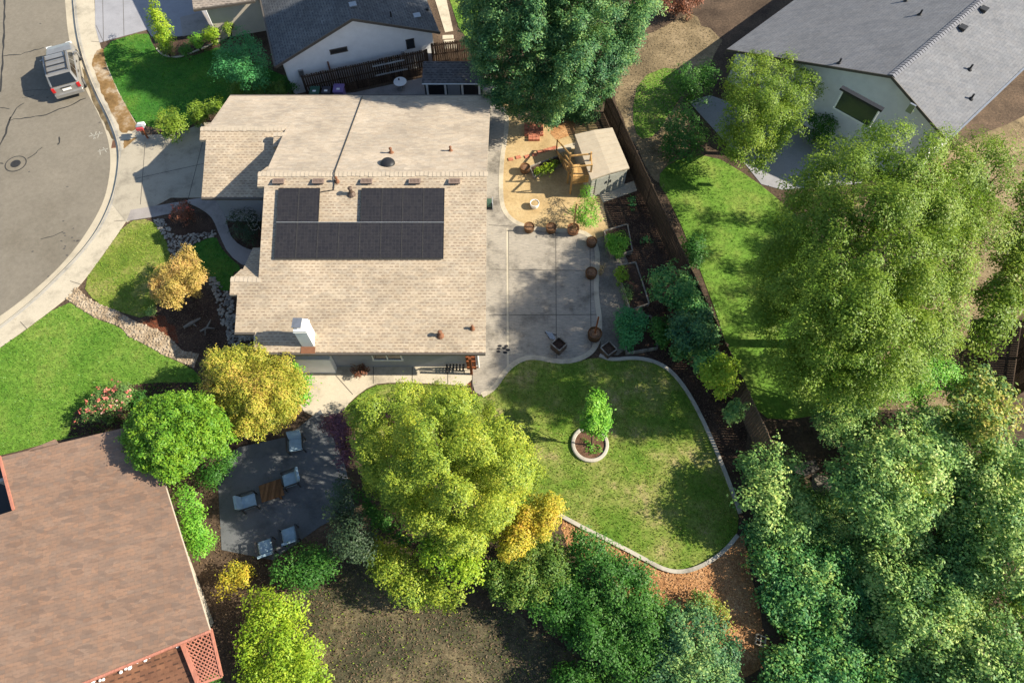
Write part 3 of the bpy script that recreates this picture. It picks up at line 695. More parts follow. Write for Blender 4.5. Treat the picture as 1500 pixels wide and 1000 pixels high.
for i, segs in enumerate([[((130, 200), (150, 195)), ((133, 195), (140, 203)), ((141, 193), (137, 204)), ((146, 193), (143, 202))], [((143, 222), (158, 218)), ((146, 219), (147, 227)), ((151, 216), (156, 223))], [((146, 139), (150, 145)), ((150, 139), (146, 145))]]):
    mb = MB()
    for a, b in segs: mb.strip([P(*a, -.115), P(*b, -.115)], .05, -.117, -.1105 if i < 2 else -.103)
    mb.build('utility_mark', M['chalk'], road)
M['leafspot'] = plain('tar_spot', (.09, .08, .07), .8)
rr = random.Random(5)
mb = MB()
for k in range(26):
    x, y = (rr.gauss(103, 8), rr.gauss(352, 9)) if k < 12 else (rr.uniform(5, 150), rr.uniform(20, 440))
    p = P(x, y, -.115); mb.prism([(p.x + .09 * rr.uniform(.4, 1.1) * math.cos(t), p.y + .07 * rr.uniform(.4, 1.1) * math.sin(t)) for t in np.linspace(0, 6.28, 8)[:-1]], -.117, -.1125)
mb.build('oil_spots', M['leafspot'], road)
c = P(23, 240, -.115); t = empty('manhole_cover', c, 'round iron manhole cover with concrete collar set in the road', 'manhole')
MB().lathe(c, [(.62, -.01), (.62, .0045), (.58, .0045)], 28).build('seal_ring', M['tar'], t)
MB().lathe(c, [(.555, -.01), (.555, .009), (.30, .009)], 28).build('collar', M['asphalt'], t)
mb = MB().lathe(c, [(.29, -.01), (.29, .018), (.25, .021)], 24)
for k in range(-2, 3): mb.box((c.x + k * .09, c.y, c.z + .022), (.03, .36, .008))
mb.build('lid', M['darkmetal'], t)
c = P(171, 211, -.11); t = empty('drain_cover', c, 'small square rusty cover in the gutter by the driveway', 'drain cover')
MB().box(c + Vector((0, 0, .006)), (.55, .62, .012), R(8)).build('frame', M['rust'], t); mb = MB()
for k in range(-3, 4): mb.box(c + Vector((k * .07, 0, .016)), (.03, .5, .012), R(8))
mb.build('grate', M['brownmetal'], t)

litter([(820, 758), (850, 772), (900, 797), (940, 817), (975, 836), (1005, 839), (1065, 804), (1088, 780), (1104, 860), (1118, 925), (1135, 965), (1060, 1010), (950, 900), (830, 800)], 190, M['f_chip'], .075, 1)
litter([(440, 850), (520, 820), (640, 880), (760, 900), (900, 1000), (900, 1040), (430, 1040)], 90, M['f_litter'], .08, 2)
litter([(885, 296), (930, 270), (985, 365), (1045, 500), (1095, 635), (1085, 700), (1062, 690), (1037, 630), (1012, 580), (985, 545), (930, 500), (905, 340)], 110, M['f_litter'], .06, 3)
litter([(200, 473), (232, 482), (268, 513), (290, 522), (346, 500), (334, 492), (316, 440), (300, 420), (262, 380), (250, 405), (235, 440)], 150, M['f_litter'], .06, 4)
litter([(900, 150), (930, 60), (1010, 20), (1060, 60), (1010, 150), (960, 240), (1000, 340), (980, 330)], 70, M['f_litter_pale'], .08, 5)
litter([(1190, 330), (1330, 300), (1520, 160), (1520, 420), (1400, 600), (1250, 600)], 60, M['f_litter_pale'], .08, 6)
grass('grass', [(440, 850), (520, 820), (640, 880), (760, 900), (900, 1000), (900, 1040), (430, 1040)], 45, M['blade_front'], h=.12, seed=31)
litter([(240, 700), (320, 690), (325, 805), (400, 822), (470, 780), (540, 800), (520, 830), (430, 850), (340, 990), (320, 900)], 80, M['f_litter'], .08, 7)
# ================================================================== MAIN HOUSE
SL = 1 / 3.0
M['shing_s'] = shingle('tan_shingle', (.455, .38, .285), (.405, .33, .24), (.21, .145, .10), bw=.25, rh=.145, dash=.8, dw=.34)
M['shing_nn'] = shingle('tan_shingle_north', (.46, .395, .315), (.425, .355, .275), (.32, .25, .185), dash=.35, dw=.4)  # same tan shingle painted paler, since its butt shadows face away
M['shing_cap'] = plain('pale_ridge_shingle', (.42, .35, .265), .9, var=.12, scale=4)
def zS(y): return 5.28 - (22.55 - y) * SL          # south slope of the main roof
def zN(y): return 5.28 - (y - 22.55) * SL          # north slope, shared with the garage
def ray(px, py, fn):
    lo_, hi_ = 0.0, 12.0
    for _ in range(50):
        m_ = (lo_ + hi_) / 2; p = P(px, py, m_)
        if fn(p.y) > m_: lo_ = m_
        else: hi_ = m_
    return P(px, py, lo_)
house = empty('tan_roof_house', (-7, 22, 0), 'large house under a tan shingle roof with black solar panels', 'house')
XE, XW, XG, XV = -1.22, -11.88, -16.2, -12.82      # rakes: east, main west, garage west, south-west wing
YS, YR, YN, YGR, YGE = 14.3, 22.55, 30.85, 27.0, 23.36
TH_R = .14
rs = MB()
rs.slab([(XE, YS, zS(YS)), (XE, YR, 5.28), (XW, YR, 5.28), (XW, YS, zS(YS))], TH_R)          # main south slope
rn = MB(); rn.slab([(XE, YR, 5.28), (XE, YN, zN(YN)), (XG, YN, zN(YN)), (XG, YGR, zN(YGR)), (XW - .12, YGR, zN(YGR)), (XW, YR, 5.28)], TH_R)
zg = zN(YGR)
rs.slab([(XG, YGR, zg), (XW + .9, YGR, zg), (XW + .9, YGE, zg - (YGR - YGE) * SL), (XG, YGE, zg - (YGR - YGE) * SL)], TH_R)     # garage south slope
YWR = 17.6; zw = zS(YWR); YWN = 19.95
rs.slab([(XV, 15.2, zS(15.2)), (XW - .003, 15.2, zS(15.2)), (XW - .003, YWR, zw), (XV, YWR, zw)], TH_R)
rs.slab([(XV, YWR, zw), (XW + .7, YWR, zw), (XW + .7, YWN, zw - (YWN - YWR) * SL), (XV, YWN, zw - (YWN - YWR) * SL)], TH_R)
def prow(x, yr, zr, dx, l, sides=(1, -1)):
    """little peaked outrigger at a gable's ridge"""
    if -1 in sides: rs.slab([(x + .003, yr, zr), (x - dx, yr, zr), (x - dx, yr - l, zr - l * SL), (x + .003, yr - l, zr - l * SL)], TH_R)
    if 1 in sides: rs.slab([(x + .003, yr, zr), (x - dx, yr, zr), (x - dx * .25, yr + l, zr - l * SL), (x + .003, yr + l, zr - l * SL)], TH_R)
prow(XW, YR, 5.28, .34, .62); prow(XG, YGR, zg, .34, .62); prow(XV, YWR, zw, .36, .72)
p_ = P(404, 202, 4.2); rs.slab([(XW - .6, 26.35, 4.02), (XW - .05, 26.35, 4.02), (XW - .05, 25.7, 3.80), (XW - .6, 25.7, 3.80)], .25)
roof = rs.build('roof', M['shing_s'], house); rn.build('roof', M['shing_nn'], house)
def caps(x0, x1, y, z, name='ridge_cap', step=.205):
    mb = MB(); x = x0; i = 0; rr = random.Random(3)
    while x < x1 - .05:
        t = rr.uniform(-.003, .003)
        for sg in (1, -1):
            l = .15 + rr.uniform(-.02, .02)
            mb.slab([(x, y + sg * .0, z + .034 + t), (x + step - .006, y, z + .020 + t), (x + step - .006, y + sg * l, z + .020 + t - l * SL), (x, y + sg * l, z + .034 + t - l * SL)], .016)
        x += step
    mb.build(name, M['shing_cap'], roof)
caps(XW - .34, XE, YR, 5.28); caps(XG - .34, XW - .2, YGR, zg); caps(XV - .36, XW + .05, YWR, zw); caps(XW - .6, XW - .1, 26.35, 4.04)
# walls (butted under the eaves)
mb = MB()
wx0, wx1, wy0, wy1 = XW + .35, XE - .5, 14.86, 30.4
def gable(x, y0, y1, yr, zfun, th=.14):
    z = lambda y: zfun(y) - .15
    vs = [(x - th / 2, y0, -.05), (x - th / 2, y1, -.05), (x - th / 2, y1, z(y1)), (x - th / 2, yr, z(yr)), (x - th / 2, y0, z(y0))]
    vs += [(a + th, b, c) for a, b, c in vs]
    mb.add(vs, [(4, 3, 2, 1, 0), (5, 6, 7, 8, 9)] + [(i, (i + 1) % 5, 5 + (i + 1) % 5, 5 + i) for i in range(5)])
zM = lambda y: min(zS(y), zN(y)); zG = lambda y: min(zg - (YGR - y) * SL, zN(y)); zV = lambda y: min(zS(y), zw - (y - YWR) * SL)
gable(wx1, wy0, wy1, YR, zM); gable(wx0, wy0, wy1, YR, zM); gable(XG + .4, YGE + .5, wy1, YGR, zG); gable(XV + .35, 15.6, YWN - .45, YWR, zV)
mb.wall([(wx0 + .071, wy0), (wx1 - .071, wy0)], -.05, [zS(wy0) - .16] * 2, .14)
mb.wall([(XG + .471, wy1), (wx1 - .071, wy1)], -.05, [zN(wy1) - .16] * 2, .14)
mb.wall([(XG + .471, YGE + .5), (wx0 - .071, YGE + .5)], -.05, [zg - (YGR - YGE - .5) * SL - .16] * 2, .14)
mb.wall([(XV + .421, 15.6), (wx0 - .071, 15.6)], -.05, [zS(15.6) - .16] * 2, .14); mb.wall([(XV + .421, YWN - .45), (wx0 - .071, YWN - .45)], -.05, [zV(YWN - .45) - .16] * 2, .14)
mb.build('wall', M['stucco_grey'], house)
# gutters and fascia
M['fascia'] = plain('pale_fascia', (.60, .57, .50), .5); M['guttertrim'] = plain('dark_gutter', (.10, .085, .07), .5)
def gut(a, b, name='gutter'):
    o = MB().bar(a, b, .10, .11).build(name, M['guttertrim'], house)
    return o
gut((XW, YS - .055, zS(YS) - .07), (XE, YS - .055, zS(YS) - .07)); gut((XG, YN + .055, zN(YN) - .07), (XE, YN + .055, zN(YN) - .07))
gut((XG, YGE - .055, 2.52), (XW - .01, YGE - .055, 2.52)); gut((XV, 15.2 - .055, zS(15.2) - .07), (XW - .02, 15.2 - .055, zS(15.2) - .07))
mb = MB()
MB().box((-7, YS + .03, zS(YS) - .20), (10.6, .04, .16)).build('fascia', M['fascia'], house)
MB().bar((XG - .02, YGE, 2.42), (XG - .02, YGR - .7, zg - .7 * SL - .14), .04, .14).build('bargeboard', M['fascia'], house)
mb.bar((XW - .022, YS + .1, zS(YS) - .09), (XW - .022, 15.1, zS(15.1) - .09), .04, .14)
mb.build('bargeboard', M['fascia'], house)
mb = MB().tube([(XE - .42, YS + .12, 2.3), (XE - .42, YS + .3, 2.0), (XE - .42, YS + .45, .05)], .045, 8); mb.build('downpipe', M['white'], house)
# solar array
NORM = Vector((0, -SL, 1)).normalized()
M['pv'] = None
def pv_mat():
    m, nt, b = new_mat('solar_cell'); p = pos(nt, (1, 1.055, 0))
    br = nd(nt, 'ShaderNodeTexBrick', Scale=1.0); br.offset = 0; br.inputs['Brick Width'].default_value = .166; br.inputs['Row Height'].default_value = .166
    br.inputs['Mortar Size'].default_value = .004
    br.inputs['Color1'].default_value = (.021, .020, .023, 1); br.inputs['Color2'].default_value = (.028, .026, .028, 1); br.inputs['Mortar'].default_value = (.045, .043, .045, 1)
    nt.links.new(p, br.inputs['Vector'])
    nt.links.new(mix(nt, 1.0, br.outputs['Color'], ramp(nt, noise(nt, p, 9, 5, .7), [(.85,) * 3, (1.25,) * 3], [.3, .7]), 'MULTIPLY'), b.inputs['Base Color'])
    b.inputs['Roughness'].default_value = .32; b.inputs['Specular IOR Level'].default_value = .35; return m
M['pv'] = pv_mat(); M['pvframe'] = plain('black_frame', (.035, .033, .032), .4, .3); M['rail'] = plain('aluminium_rail', (.62, .62, .60), .35, .6); M['pvgap'] = plain('panel_gap', (.09, .085, .08), .5)
xl, xr = P(407, 378, 3.65).x, P(651, 378, 3.65).x
yt, ym, yb = ray(500, 276, lambda y: zS(y) + .12).y, ray(500, 326, lambda y: zS(y) + .12).y, ray(500, 378, lambda y: zS(y) + .12).y
pw = (xr - xl) / 8
def panel(i, ya, yb_):
    x0, x1 = xl + i * pw + .010, xl + (i + 1) * pw - .010
    z = lambda y: zS(y) + .13
    f = MB().slab([(x0, yb_, z(yb_)), (x1, yb_, z(yb_)), (x1, ya, z(ya)), (x0, ya, z(ya))], .045).build('solar_panel', M['pv'], house)
    fr = MB(); e = .018
    for a, b in (((x0, yb_), (x1, yb_)), ((x0, ya), (x1, ya)), ((x0, yb_), (x0, ya)), ((x1, yb_), (x1, ya))):
        fr.bar((a[0], a[1], z(a[1]) - .018), (b[0], b[1], z(b[1]) - .018), .022, .05)
    fr.build('frame', M['pvframe'], f)
for i in (0, 1, 4, 5, 6, 7): panel(i, yt, ym + .012)
for i in range(8): panel(i, ym - .012, yb)
rl = MB()
rl.bar((xl, ym, zS(ym) + .137), (xr, ym, zS(ym) + .134), .022, .03); rl2 = MB(); rl2.bar((xl, yb - .02, zS(yb) + .09), (xr, yb - .02, zS(yb) + .09), .02, .05)
for i in (1, 2, 3, 4, 5, 6, 7):
    x = xl + i * pw
    rl2.bar((x, yb, zS(yb) + .128), (x, (yt if i in (1, 5, 6, 7) else ym), zS(yt if i in (1, 5, 6, 7) else ym) + .128), .009, .02)
rl.build('panel_rail', M['rail'], house); rl2.build('panel_clamp', M['pvgap'], house)
# low roof vents under the ridge
M['ventbrown'] = plain('brown_vent', (.23, .165, .13), .6)
for px in (409, 467, 537.5, 608, 666):
    c = ray(px, 267, lambda y: zS(y))
    o = MB().box(c + Vector((0, 0, .07)), (.52, .26, .10)).box(c + Vector((0, -.02, .125)), (.56, .30, .02)).build('roof_vent', M['ventbrown'], house)
    mb = MB()
    for k in range(-3, 4): mb.box(c + Vector((k * .065, -.02, .139)), (.02, .2, .008))
    mb.build('louvre', M['brownmetal'], o)
def pipe(px, py, fn, h, r, m_, name='vent_pipe', flash=True):
    c = ray(px, py, fn); mb = MB()
    mb.tube([c - Vector((0, 0, .08)), c + Vector((0, 0, h))], r, 10)
    if flash: mb.lathe(c + Vector((0, 0, .0)), [(r * 2.6, -.03), (r * 2.0, .04), (r * 1.1, .12)], 12)
    mb.lathe(c + Vector((0, 0, h)), [(r * 1.35, -.05), (r * 1.4, .0), (r * .7, .05)], 10)
    return mb.build(name, m_, house, smooth=False)
pipe(573, 224, zN, .32, .06, M['rust']); pipe(660, 221, zN, .28, .05, M['rust']); pipe(494, 266, zS, .30, .05, M['rust'])
pipe(515, 284, zS, .42, .085, M['brownmetal'], 'flue_cap'); pipe(645, 491, zS, .34, .075, M['rust'], 'flue_cap'); pipe(692, 481, zS, .22, .05, M['rust'])
c = ray(568, 240, zN); MB().lathe(c, [(.36, -.05), (.36, .05), (.30, .14), (.18, .19), (.02, .21)], 22).build('dome_vent', M['black'], house, smooth=True)
pts = [ray(531, 142, zN), ray(526, 156, zN), ray(508, 205, zN), ray(492, 248, zN), Vector((P(491, 252, 5.3).x, YR, 5.34)), ray(490, 270, zS), ray(489, 279, zS), ray(470, 282, zS)]
MB().tube([p + Vector((0, 0, .035)) for p in pts], .022, 6).build('conduit', M['darkmetal'], house)
# chimney: white stucco stack on the south slope
b0, b1 = ray(441, 508, zS), ray(462, 508, zS); cx = (b0.x + b1.x) / 2; cw = .56
zt = b0.z + 1.3; cy = b0.y + .32
ch = MB().box((cx, cy, (zt + b0.z) / 2), (cw, .62, zt - b0.z + .4)).build('chimney', M['stucco'], house)
mb = MB().box((cx, cy, zt + .04), (cw + .07, .66, .07)); mb.build('crown', M['white'], ch)
mb = MB().box((cx - .12, cy + .02, zt + .22), (cw * .62, .42, .22)).box((cx - .12, cy + .02, zt + .345), (cw * .74, .5, .03)); mb.build('spark_arrestor', M['metal'], ch)
MB().slab([(cx - cw / 2 - .05, b0.y - .30, zS(b0.y - .30) + .02), (cx + cw / 2 + .05, b0.y - .30, zS(b0.y - .30) + .02), (cx + cw / 2 + .05, b0.y, zS(b0.y) + .02), (cx - cw / 2 - .05, b0.y, zS(b0.y) + .02)], .02).build('flashing', M['rust'], ch)
# fireplace bump-out and window on the south wall
x0, x1 = P(432, 527, 1.5).x, P(482, 527, 1.5).x
bo = MB().box(((x0 + x1) / 2, 14.608, .72), (x1 - x0, .335, 1.5)).build('fireplace_bumpout', M['stucco'], house)
MB().box(((x0 + x1) / 2, 14.44, 1.50), (x1 - x0 + .06, .07, .07)).box((x1, 14.61, 1.50), (.07, .268, .07)).build('ledge', M['white'], bo)
xa, xb = P(541, 520, 1.9).x, P(584, 520, 1.9).x
wn = MB().box(((xa + xb) / 2, 14.775, 1.35), (xb - xa, .04, .9)).build('window', M['glass'], house)
mb = MB()
for z_ in (.88, 1.82): mb.box(((xa + xb) / 2, 14.745, z_), (xb - xa + .12, .09, .07))
for x_ in (xa, (xa + xb) / 2, xb): mb.box((x_, 14.748, 1.35), (.06, .08, .86))
mb.build('frame', M['white'], wn)
wn = MB().box((wx1 + .078, 20.4, 1.05), (.02, 2.4, 2.05)).build('sliding_door', M['glass'], house)
mb = MB()
for y_ in (19.2, 20.4, 21.6): mb.box((wx1 + .09, y_, 1.05), (.05, .07, 2.1))
mb.box((wx1 + .09, 20.4, 2.13), (.05, 2.48, .06)); mb.build('frame', M['white'], wn)
gd = MB().box((XG + .315, 26.9, 1.1), (.05, 4.6, 2.15)).build('garage_door', M['white'], house)
MB().box((XG + .275, 26.9, 1.1), (.04, 4.4, .02)).box((XG + .275, 26.9, .6), (.04, 4.4, .02)).box((XG + .275, 26.9, 1.6), (.04, 4.4, .02)).build('panel_groove', M['kerb'], gd)
dr = MB().box((wx0 - .09, 21.6, 1.02), (.04, .95, 2.05)).build('front_door', M['redwood'], house)
MB().box((wx0 - .13, 21.25, 1.0), (.05, .04, .14)).build('handle', M['metal'], dr)
# ================================================================== GREY HOUSE TO THE NORTH
def rotpt(o, d, a, b, z):          # a along d, b along its left normal
    return Vector((o.x + d.x * a - d.y * b, o.y + d.y * a + d.x * b, z))
Lv, Rv = P(404, 97, 2.5), P(645, 50, 2.5)
dg = Vector((Rv.x - Lv.x, Rv.y - Lv.y, 0)); wid = dg.length; dg.normalize(); dg = Vector((math.cos(R(17.5)), math.sin(R(17.5)), 0))
rzN = R(17.5)
M['shing_n'] = shingle('slate_grey_shingle', (.13, .138, .145), (.095, .10, .107), (.045, .05, .06), -rzN + R(90), .30, .16, .02, patch=.3)
nh = empty('white_wall_house', (-8, 40, 0), 'grey shingled house with white gable wall behind the wooden fence', 'house')
half = wid / 2; zA = 2.5 + half * .41
ln = Lv.copy()
q = lambda a, b, z: rotpt(ln, dg, a, b, z)
mb = MB(); D_ = 15
mb.slab([q(0, 0, 2.5), q(half, 0, zA), q(half, D_, zA), q(0, D_, 2.5)], .13)
mb.slab([q(half, 0, zA), q(2 * half, 0, 2.5), q(2 * half, D_, 2.5), q(half, D_, zA)], .13)
nroof = mb.build('roof', M['shing_n'], nh)
mb = MB()
fw = [q(.45, .35, 0), q(2 * half - .45, .35, 0)]
vs = []
for dd in (0, .14):
    for a, z in ((.45, -.05), (2 * half - .45, -.05), (2 * half - .45, 2.53), (half, zA - .16), (.45, 2.53)): vs.append(q(a, .30 + dd, z))
mb.add(vs, [(0, 1, 2, 3, 4), (9, 8, 7, 6, 5)] + [(i, 5 + i, 5 + (i + 1) % 5, (i + 1) % 5) for i in range(5)])
for a in (.45, 2 * half - .45):
    A, B = q(a, .45, 0), q(a, D_ - .5, 0); mb.wall([A, B], -.05, [2.5, 2.5], .14)
mb.build('wall', M['stucco'], nh)
mb = MB(); mb.bar(q(-.03, -.02, 2.44), q(half, -.02, zA - .06), .05, .16); mb.bar(q(half, -.02, zA - .06), q(2 * half + .03, -.02, 2.44), .05, .16); mb.bar(q(-.06, 0, 2.44), q(-.06, D_, 2.44), .09, .1); mb.build('bargeboard', M['guttertrim'], nh)
def onwall(px, py):                 # point of the gable wall face seen at a pixel
    best = None
    for i in range(400):
        z = i * .012; p = P(px, py, z); b = -(p.x - ln.x) * dg.y + (p.y - ln.y) * dg.x
        if best is None or abs(b - .30) < best[0]: best = (abs(b - .30), p)
    return best[1]
def wallbox(px, py, sx, sz, name, m_, out=.03, fr=None):
    c = onwall(px, py); n_ = Vector((dg.y, -dg.x, 0)) * (out / 2 + .002)
    o = MB().box(c + n_, (sx, out, sz), rzN).build(name, m_, nh)
    if fr:
        f = MB()
        for s in (-1, 1):
            f.box(c + n_ * 1.8 + Vector((0, 0, s * sz / 2)), (sx + .08, out, .06), rzN)
            f.box(c + n_ * 1.8 + Vector((dg.x, dg.y, 0)) * s * sx / 2, (.06, out, sz - .07), rzN)
        f.build('frame', fr, o)
    return o
wallbox(496, 74, 1.0, .28, 'gable_vent', M['darkmetal'], fr=M['guttertrim']); wallbox(601, 64, .46, .62, 'window', M['glass'], fr=M['darkmetal'])
wallbox(483, 101, .10, 1.1, 'utility_pipe', M['rust'], .10); wallbox(590, 78, .22, .3, 'meter_box', M['metal'], .14); wallbox(592, 86, .05, .8, 'utility_pipe', M['darkmetal'], .05); wallbox(441, 106, .3, .45, 'meter_box', M['metal'], .14)
def onN(px, py):
    for i in range(2000):
        z = 6.5 - i * .003; p = P(px, py, z); a = (p.x - ln.x) * dg.x + (p.y - ln.y) * dg.y
        if z <= min(2.5 + a * .41, zA - (a - half) * .41): return p
    return p
for px, py, r, h in ((573, 25, .05, .35), (626, 15, .10, .12)):
    c = onN(px, py); MB().tube([c - Vector((0, 0, .1)), c + Vector((0, 0, h))], r, 10).build('vent_pipe', M['black'], nh)
for px, py in ((517, 8), (611, 24)):
    c = onN(px, py); MB().box(c + Vector((0, 0, .04)), (.42, .42, .10), rzN).build('skylight', M['metal'], nh)
# lower entry roof of that house, off to the west
pr_ = MB(); dp = Vector((math.cos(R(12)), math.sin(R(12)), 0)); o_ = P(283, 13, 2.6); e_ = P(373, 0, 2.6)
pr_.slab([o_, e_, e_ + Vector((-1.2, 5, 1.2)), o_ + Vector((-1.2, 5, 1.2))], .13)
M['shing_p'] = shingle('warm_grey_shingle', (.30, .26, .22), (.22, .19, .165), (.10, .08, .07), -R(8), .30, .16, .02)
pr_.build('porch_roof', M['shing_p'], nh)
MB().bar(o_ + Vector((0, -.06, -.09)), e_ + Vector((0, -.06, -.09)), .07, .14).build('gutter', M['guttertrim'], nh)
MB().wall([o_ + Vector((.5, .6, 0)), e_ + Vector((0, .6, 0))], 0, [2.5, 2.5], .14).build('wall', M['stucco_tan'], nh)
# ================================================================== GREY HOUSE TO THE EAST
M['shing_e'] = shingle('mid_grey_shingle', (.185, .19, .205), (.16, .165, .178), (.10, .105, .115), R(-46), .27, .155, .022, patch=.12, dash=.5, tv=.9)
eh = empty('grey_shingle_house', (22, 34, 0), 'grey shingled house with pale gable wall beyond the big fence', 'house')
zEL, zEA, zER = 2.4, 5.5, 4.1
EL, EA, ER = P(1065, 72, zEL), P(1307, 111, zEA), P(1388, 204, zER)
de = Vector((.735, .678, 0))
mb = MB(); k = 16
mb.slab([EL, EA, EA + de * k, EL + de * k], .14); mb.slab([EA, ER, ER + de * k, EA + de * k], .14)
er = mb.build('roof', M['shing_e'], eh)
mb = MB()
for i in range(70):
    a = EA + de * (i * .23); b = EA + de * (i * .23 + .21)
    for tgt in (EL, ER):
        s_ = (tgt - EA).normalized() * .2; mb.add([a + Vector((0, 0, .05)), b + Vector((0, 0, .03)), b + s_ + Vector((0, 0, .03)), a + s_ + Vector((0, 0, .05))], [(0, 1, 2, 3)])
M['cap_e'] = plain('dark_ridge_shingle', (.17, .172, .19), .9); mb.build('ridge_cap', M['cap_e'], er)
mb = MB(); ins = de * .42
gl, ga, gr = EL + ins + (EA - EL) * .05, EA + ins, ER + ins - (ER - EA) * .12
vs = []
for dd in (0, .15):
    for p, z in ((gl, -.05), (gr, -.05), (gr, zER - .0), (ga, zEA - .17), (gl, zEL)): vs.append(Vector((p.x, p.y, z)) + de * dd)
mb.add(vs, [(0, 1, 2, 3, 4), (9, 8, 7, 6, 5)] + [(i, 5 + i, 5 + (i + 1) % 5, (i + 1) % 5) for i in range(5)])
mb.wall([gl + de * .15, gl + de * 15], -.05, [zEL - .0] * 2, .14); mb.wall([gr + de * .15, gr + de * 15], -.05, [zER - .12] * 2, .14)
mb.build('wall', M['stucco'], eh)
mb = MB(); mb.bar(EL - de * .03 + Vector((0, 0, -.07)), EA - de * .03 + Vector((0, 0, -.07)), .05, .15); mb.bar(EA - de * .03 + Vector((0, 0, -.07)), ER - de * .03 + Vector((0, 0, -.07)), .05, .15); mb.build('bargeboard', M['guttertrim'], eh)
MB().bar(ER + Vector((.05, -.05, -.05)), ER + de * k + Vector((.05, -.05, -.05)), .10, .11).build('gutter', M['metal'], eh)
gn = Vector((gr.x - gl.x, gr.y - gl.y, 0)).normalized(); gout = Vector((gn.y, -gn.x, 0)); rg = math.atan2(gn.y, gn.x)
def onE(px, py):
    for i in range(1200):
        z = 6 - i * .005; p = P(px, py, z)
        if (p.x - gl.x) * gout.x + (p.y - gl.y) * gout.y > 0: return p
    return p
wl, wr2 = onE(1234, 138), onE(1286, 164)
c = (wl + wr2) / 2; c.z = wl.z - .35
ew = MB().box(c + gout * .03, (2.0, .05, 1.1), rg).build('window', M['glass'], eh)
f = MB()
for s in (-1, 1):
    f.box(c + gout * .05 + Vector((0, 0, s * .57)), (2.12, .06, .07), rg); f.box(c + gout * .05 + gn * s * 1.0, (.07, .06, 1.06), rg)
f.build('frame', M['white'], ew)
aw = MB().bar(c + gout * .16 + Vector((0, 0, .72)) - gn * 1.15, c + gout * .16 + Vector((0, 0, .72)) + gn * 1.15, .26, .12).build('awning_case', M['black'], eh)
c = onE(1335, 158); MB().box(c + gout * .05, (.3, .1, .5), rg).build('meter_box', M['metal'], eh)
def onR(px, py, right):
    n1 = ((ER - EA) if right else (EL - EA)).cross(de)
    for i in range(2400):
        z = 9 - i * .003; p = P(px, py, z)
        if (p - EA).dot(n1) * (1 if n1.z > 0 else -1) <= 0: return p
    return p
for px, py, rt in ((1347, 22, 0), (1229, 93, 0), (1327, 2, 0), (1420, 102, 1), (1422, 145, 1)):
    c = onR(px, py, rt); MB().tube([c - Vector((0, 0, .1)), c + Vector((0, 0, .32))], .055, 10).lathe(c, [(.15, -.02), (.11, .05), (.06, .10)], 10).build('vent_pipe', M['black'], eh)
for px, py in ((1440, 16), (1409, 43)):
    c = onR(px, py, 1); MB().box(c + Vector((0, 0, .07)), (.34, .34, .16), rg).box(c + Vector((0, 0, .16)), (.4, .4, .03), rg).build('box_vent', M['darkmetal'], eh)
# ================================================================== BROWN ROOFED HOUSE, LOWER LEFT
rb = R(16)
M['shing_b'] = shingle('brown_shingle', (.28, .175, .12), (.235, .165, .125), (.165, .115, .09), R(-16), .27, .155, .010, patch=.12, dash=.45, tv=1.3)
bh = empty('brown_roof_house', (-19, 5, 0), 'house with reddish brown shingle roof and salmon trim by the front lawn', 'house')
z1, z2 = 2.7, 3.3
TL, TR, BR, BL = P(-160, 698, z1), P(213, 619, z1), P(307, 922, z2), P(-100, 1088, z2)
hole = [P(-60, 682, z1), P(0, 668, z1), P(18, 744, z1), P(-45, 763, z1)]
def zb(p):
    t = ((p.x - TR.x) * (BR.x - TR.x) + (p.y - TR.y) * (BR.y - TR.y)) / ((BR.x - TR.x) ** 2 + (BR.y - TR.y) ** 2)
    return z1 + (z2 - z1) * t
mb = MB()
def bs(pix): return [Vector((p.x, p.y, zb(p))) for p in [P(x, y, z1 + (z2 - z1) * max(0, (y - 640) / 300)) for x, y in pix]]
mb.slab(bs([(-2, 667), (213, 619), (307, 922), (140, 990), (-20, 1054), (-20, 757), (19, 745)]), .14)
mb.slab(bs([(-20, 757), (-20, 1054), (-160, 1110), (-160, 800)]), .139)
broof = mb.build('roof', M['shing_b'], bh)
mb = MB()
for i, (a, b) in enumerate((((-2, 667), (213, 619)), ((213, 619), (307, 922)))):
    A, B = bs([a, b]); o2 = Vector((0, -.06, -.12)) if i == 0 else Vector((-.01, 0, -.09)); MB().bar(A + o2, B + o2, .05, .09).build('fascia', M['stucco_tan'], bh)
A, B = bs([(307, 922), (-160, 1110)]); MB().bar(A + Vector((.02, -.05, -.05)), B + Vector((.02, -.05, -.05)), .08, .14).build('eave_board', M['salmon'], bh)
A, B = bs([(-2, 667), (19, 745)]); MB().bar(A + Vector((-.05, 0, .0)), B + Vector((-.05, 0, .0)), .10, .12).build('rake_board', M['salmon'], bh)
MB().slab([p - Vector((0, 0, 1.3)) for p in bs([(-100, 690), (-2, 667), (19, 745), (-80, 770)])], .1).build('recessed_deck', M['black'], bh)
A = bs([(79, 649)])[0]; mb = MB(); mb.slab(bs([(40, 657), (79, 642), (84, 650), (42, 660)]), .12); mb.build('eave_return', M['shing_b'], bh)
mb = MB(); inn = bs([(-12, 700), (182, 655), (262, 900), (110, 965), (-20, 1020)]); mb.wall([(p.x, p.y) for p in inn], -.05, [p.z - .2 for p in inn], .14); mb.build('wall', M['stucco_tan'], bh)
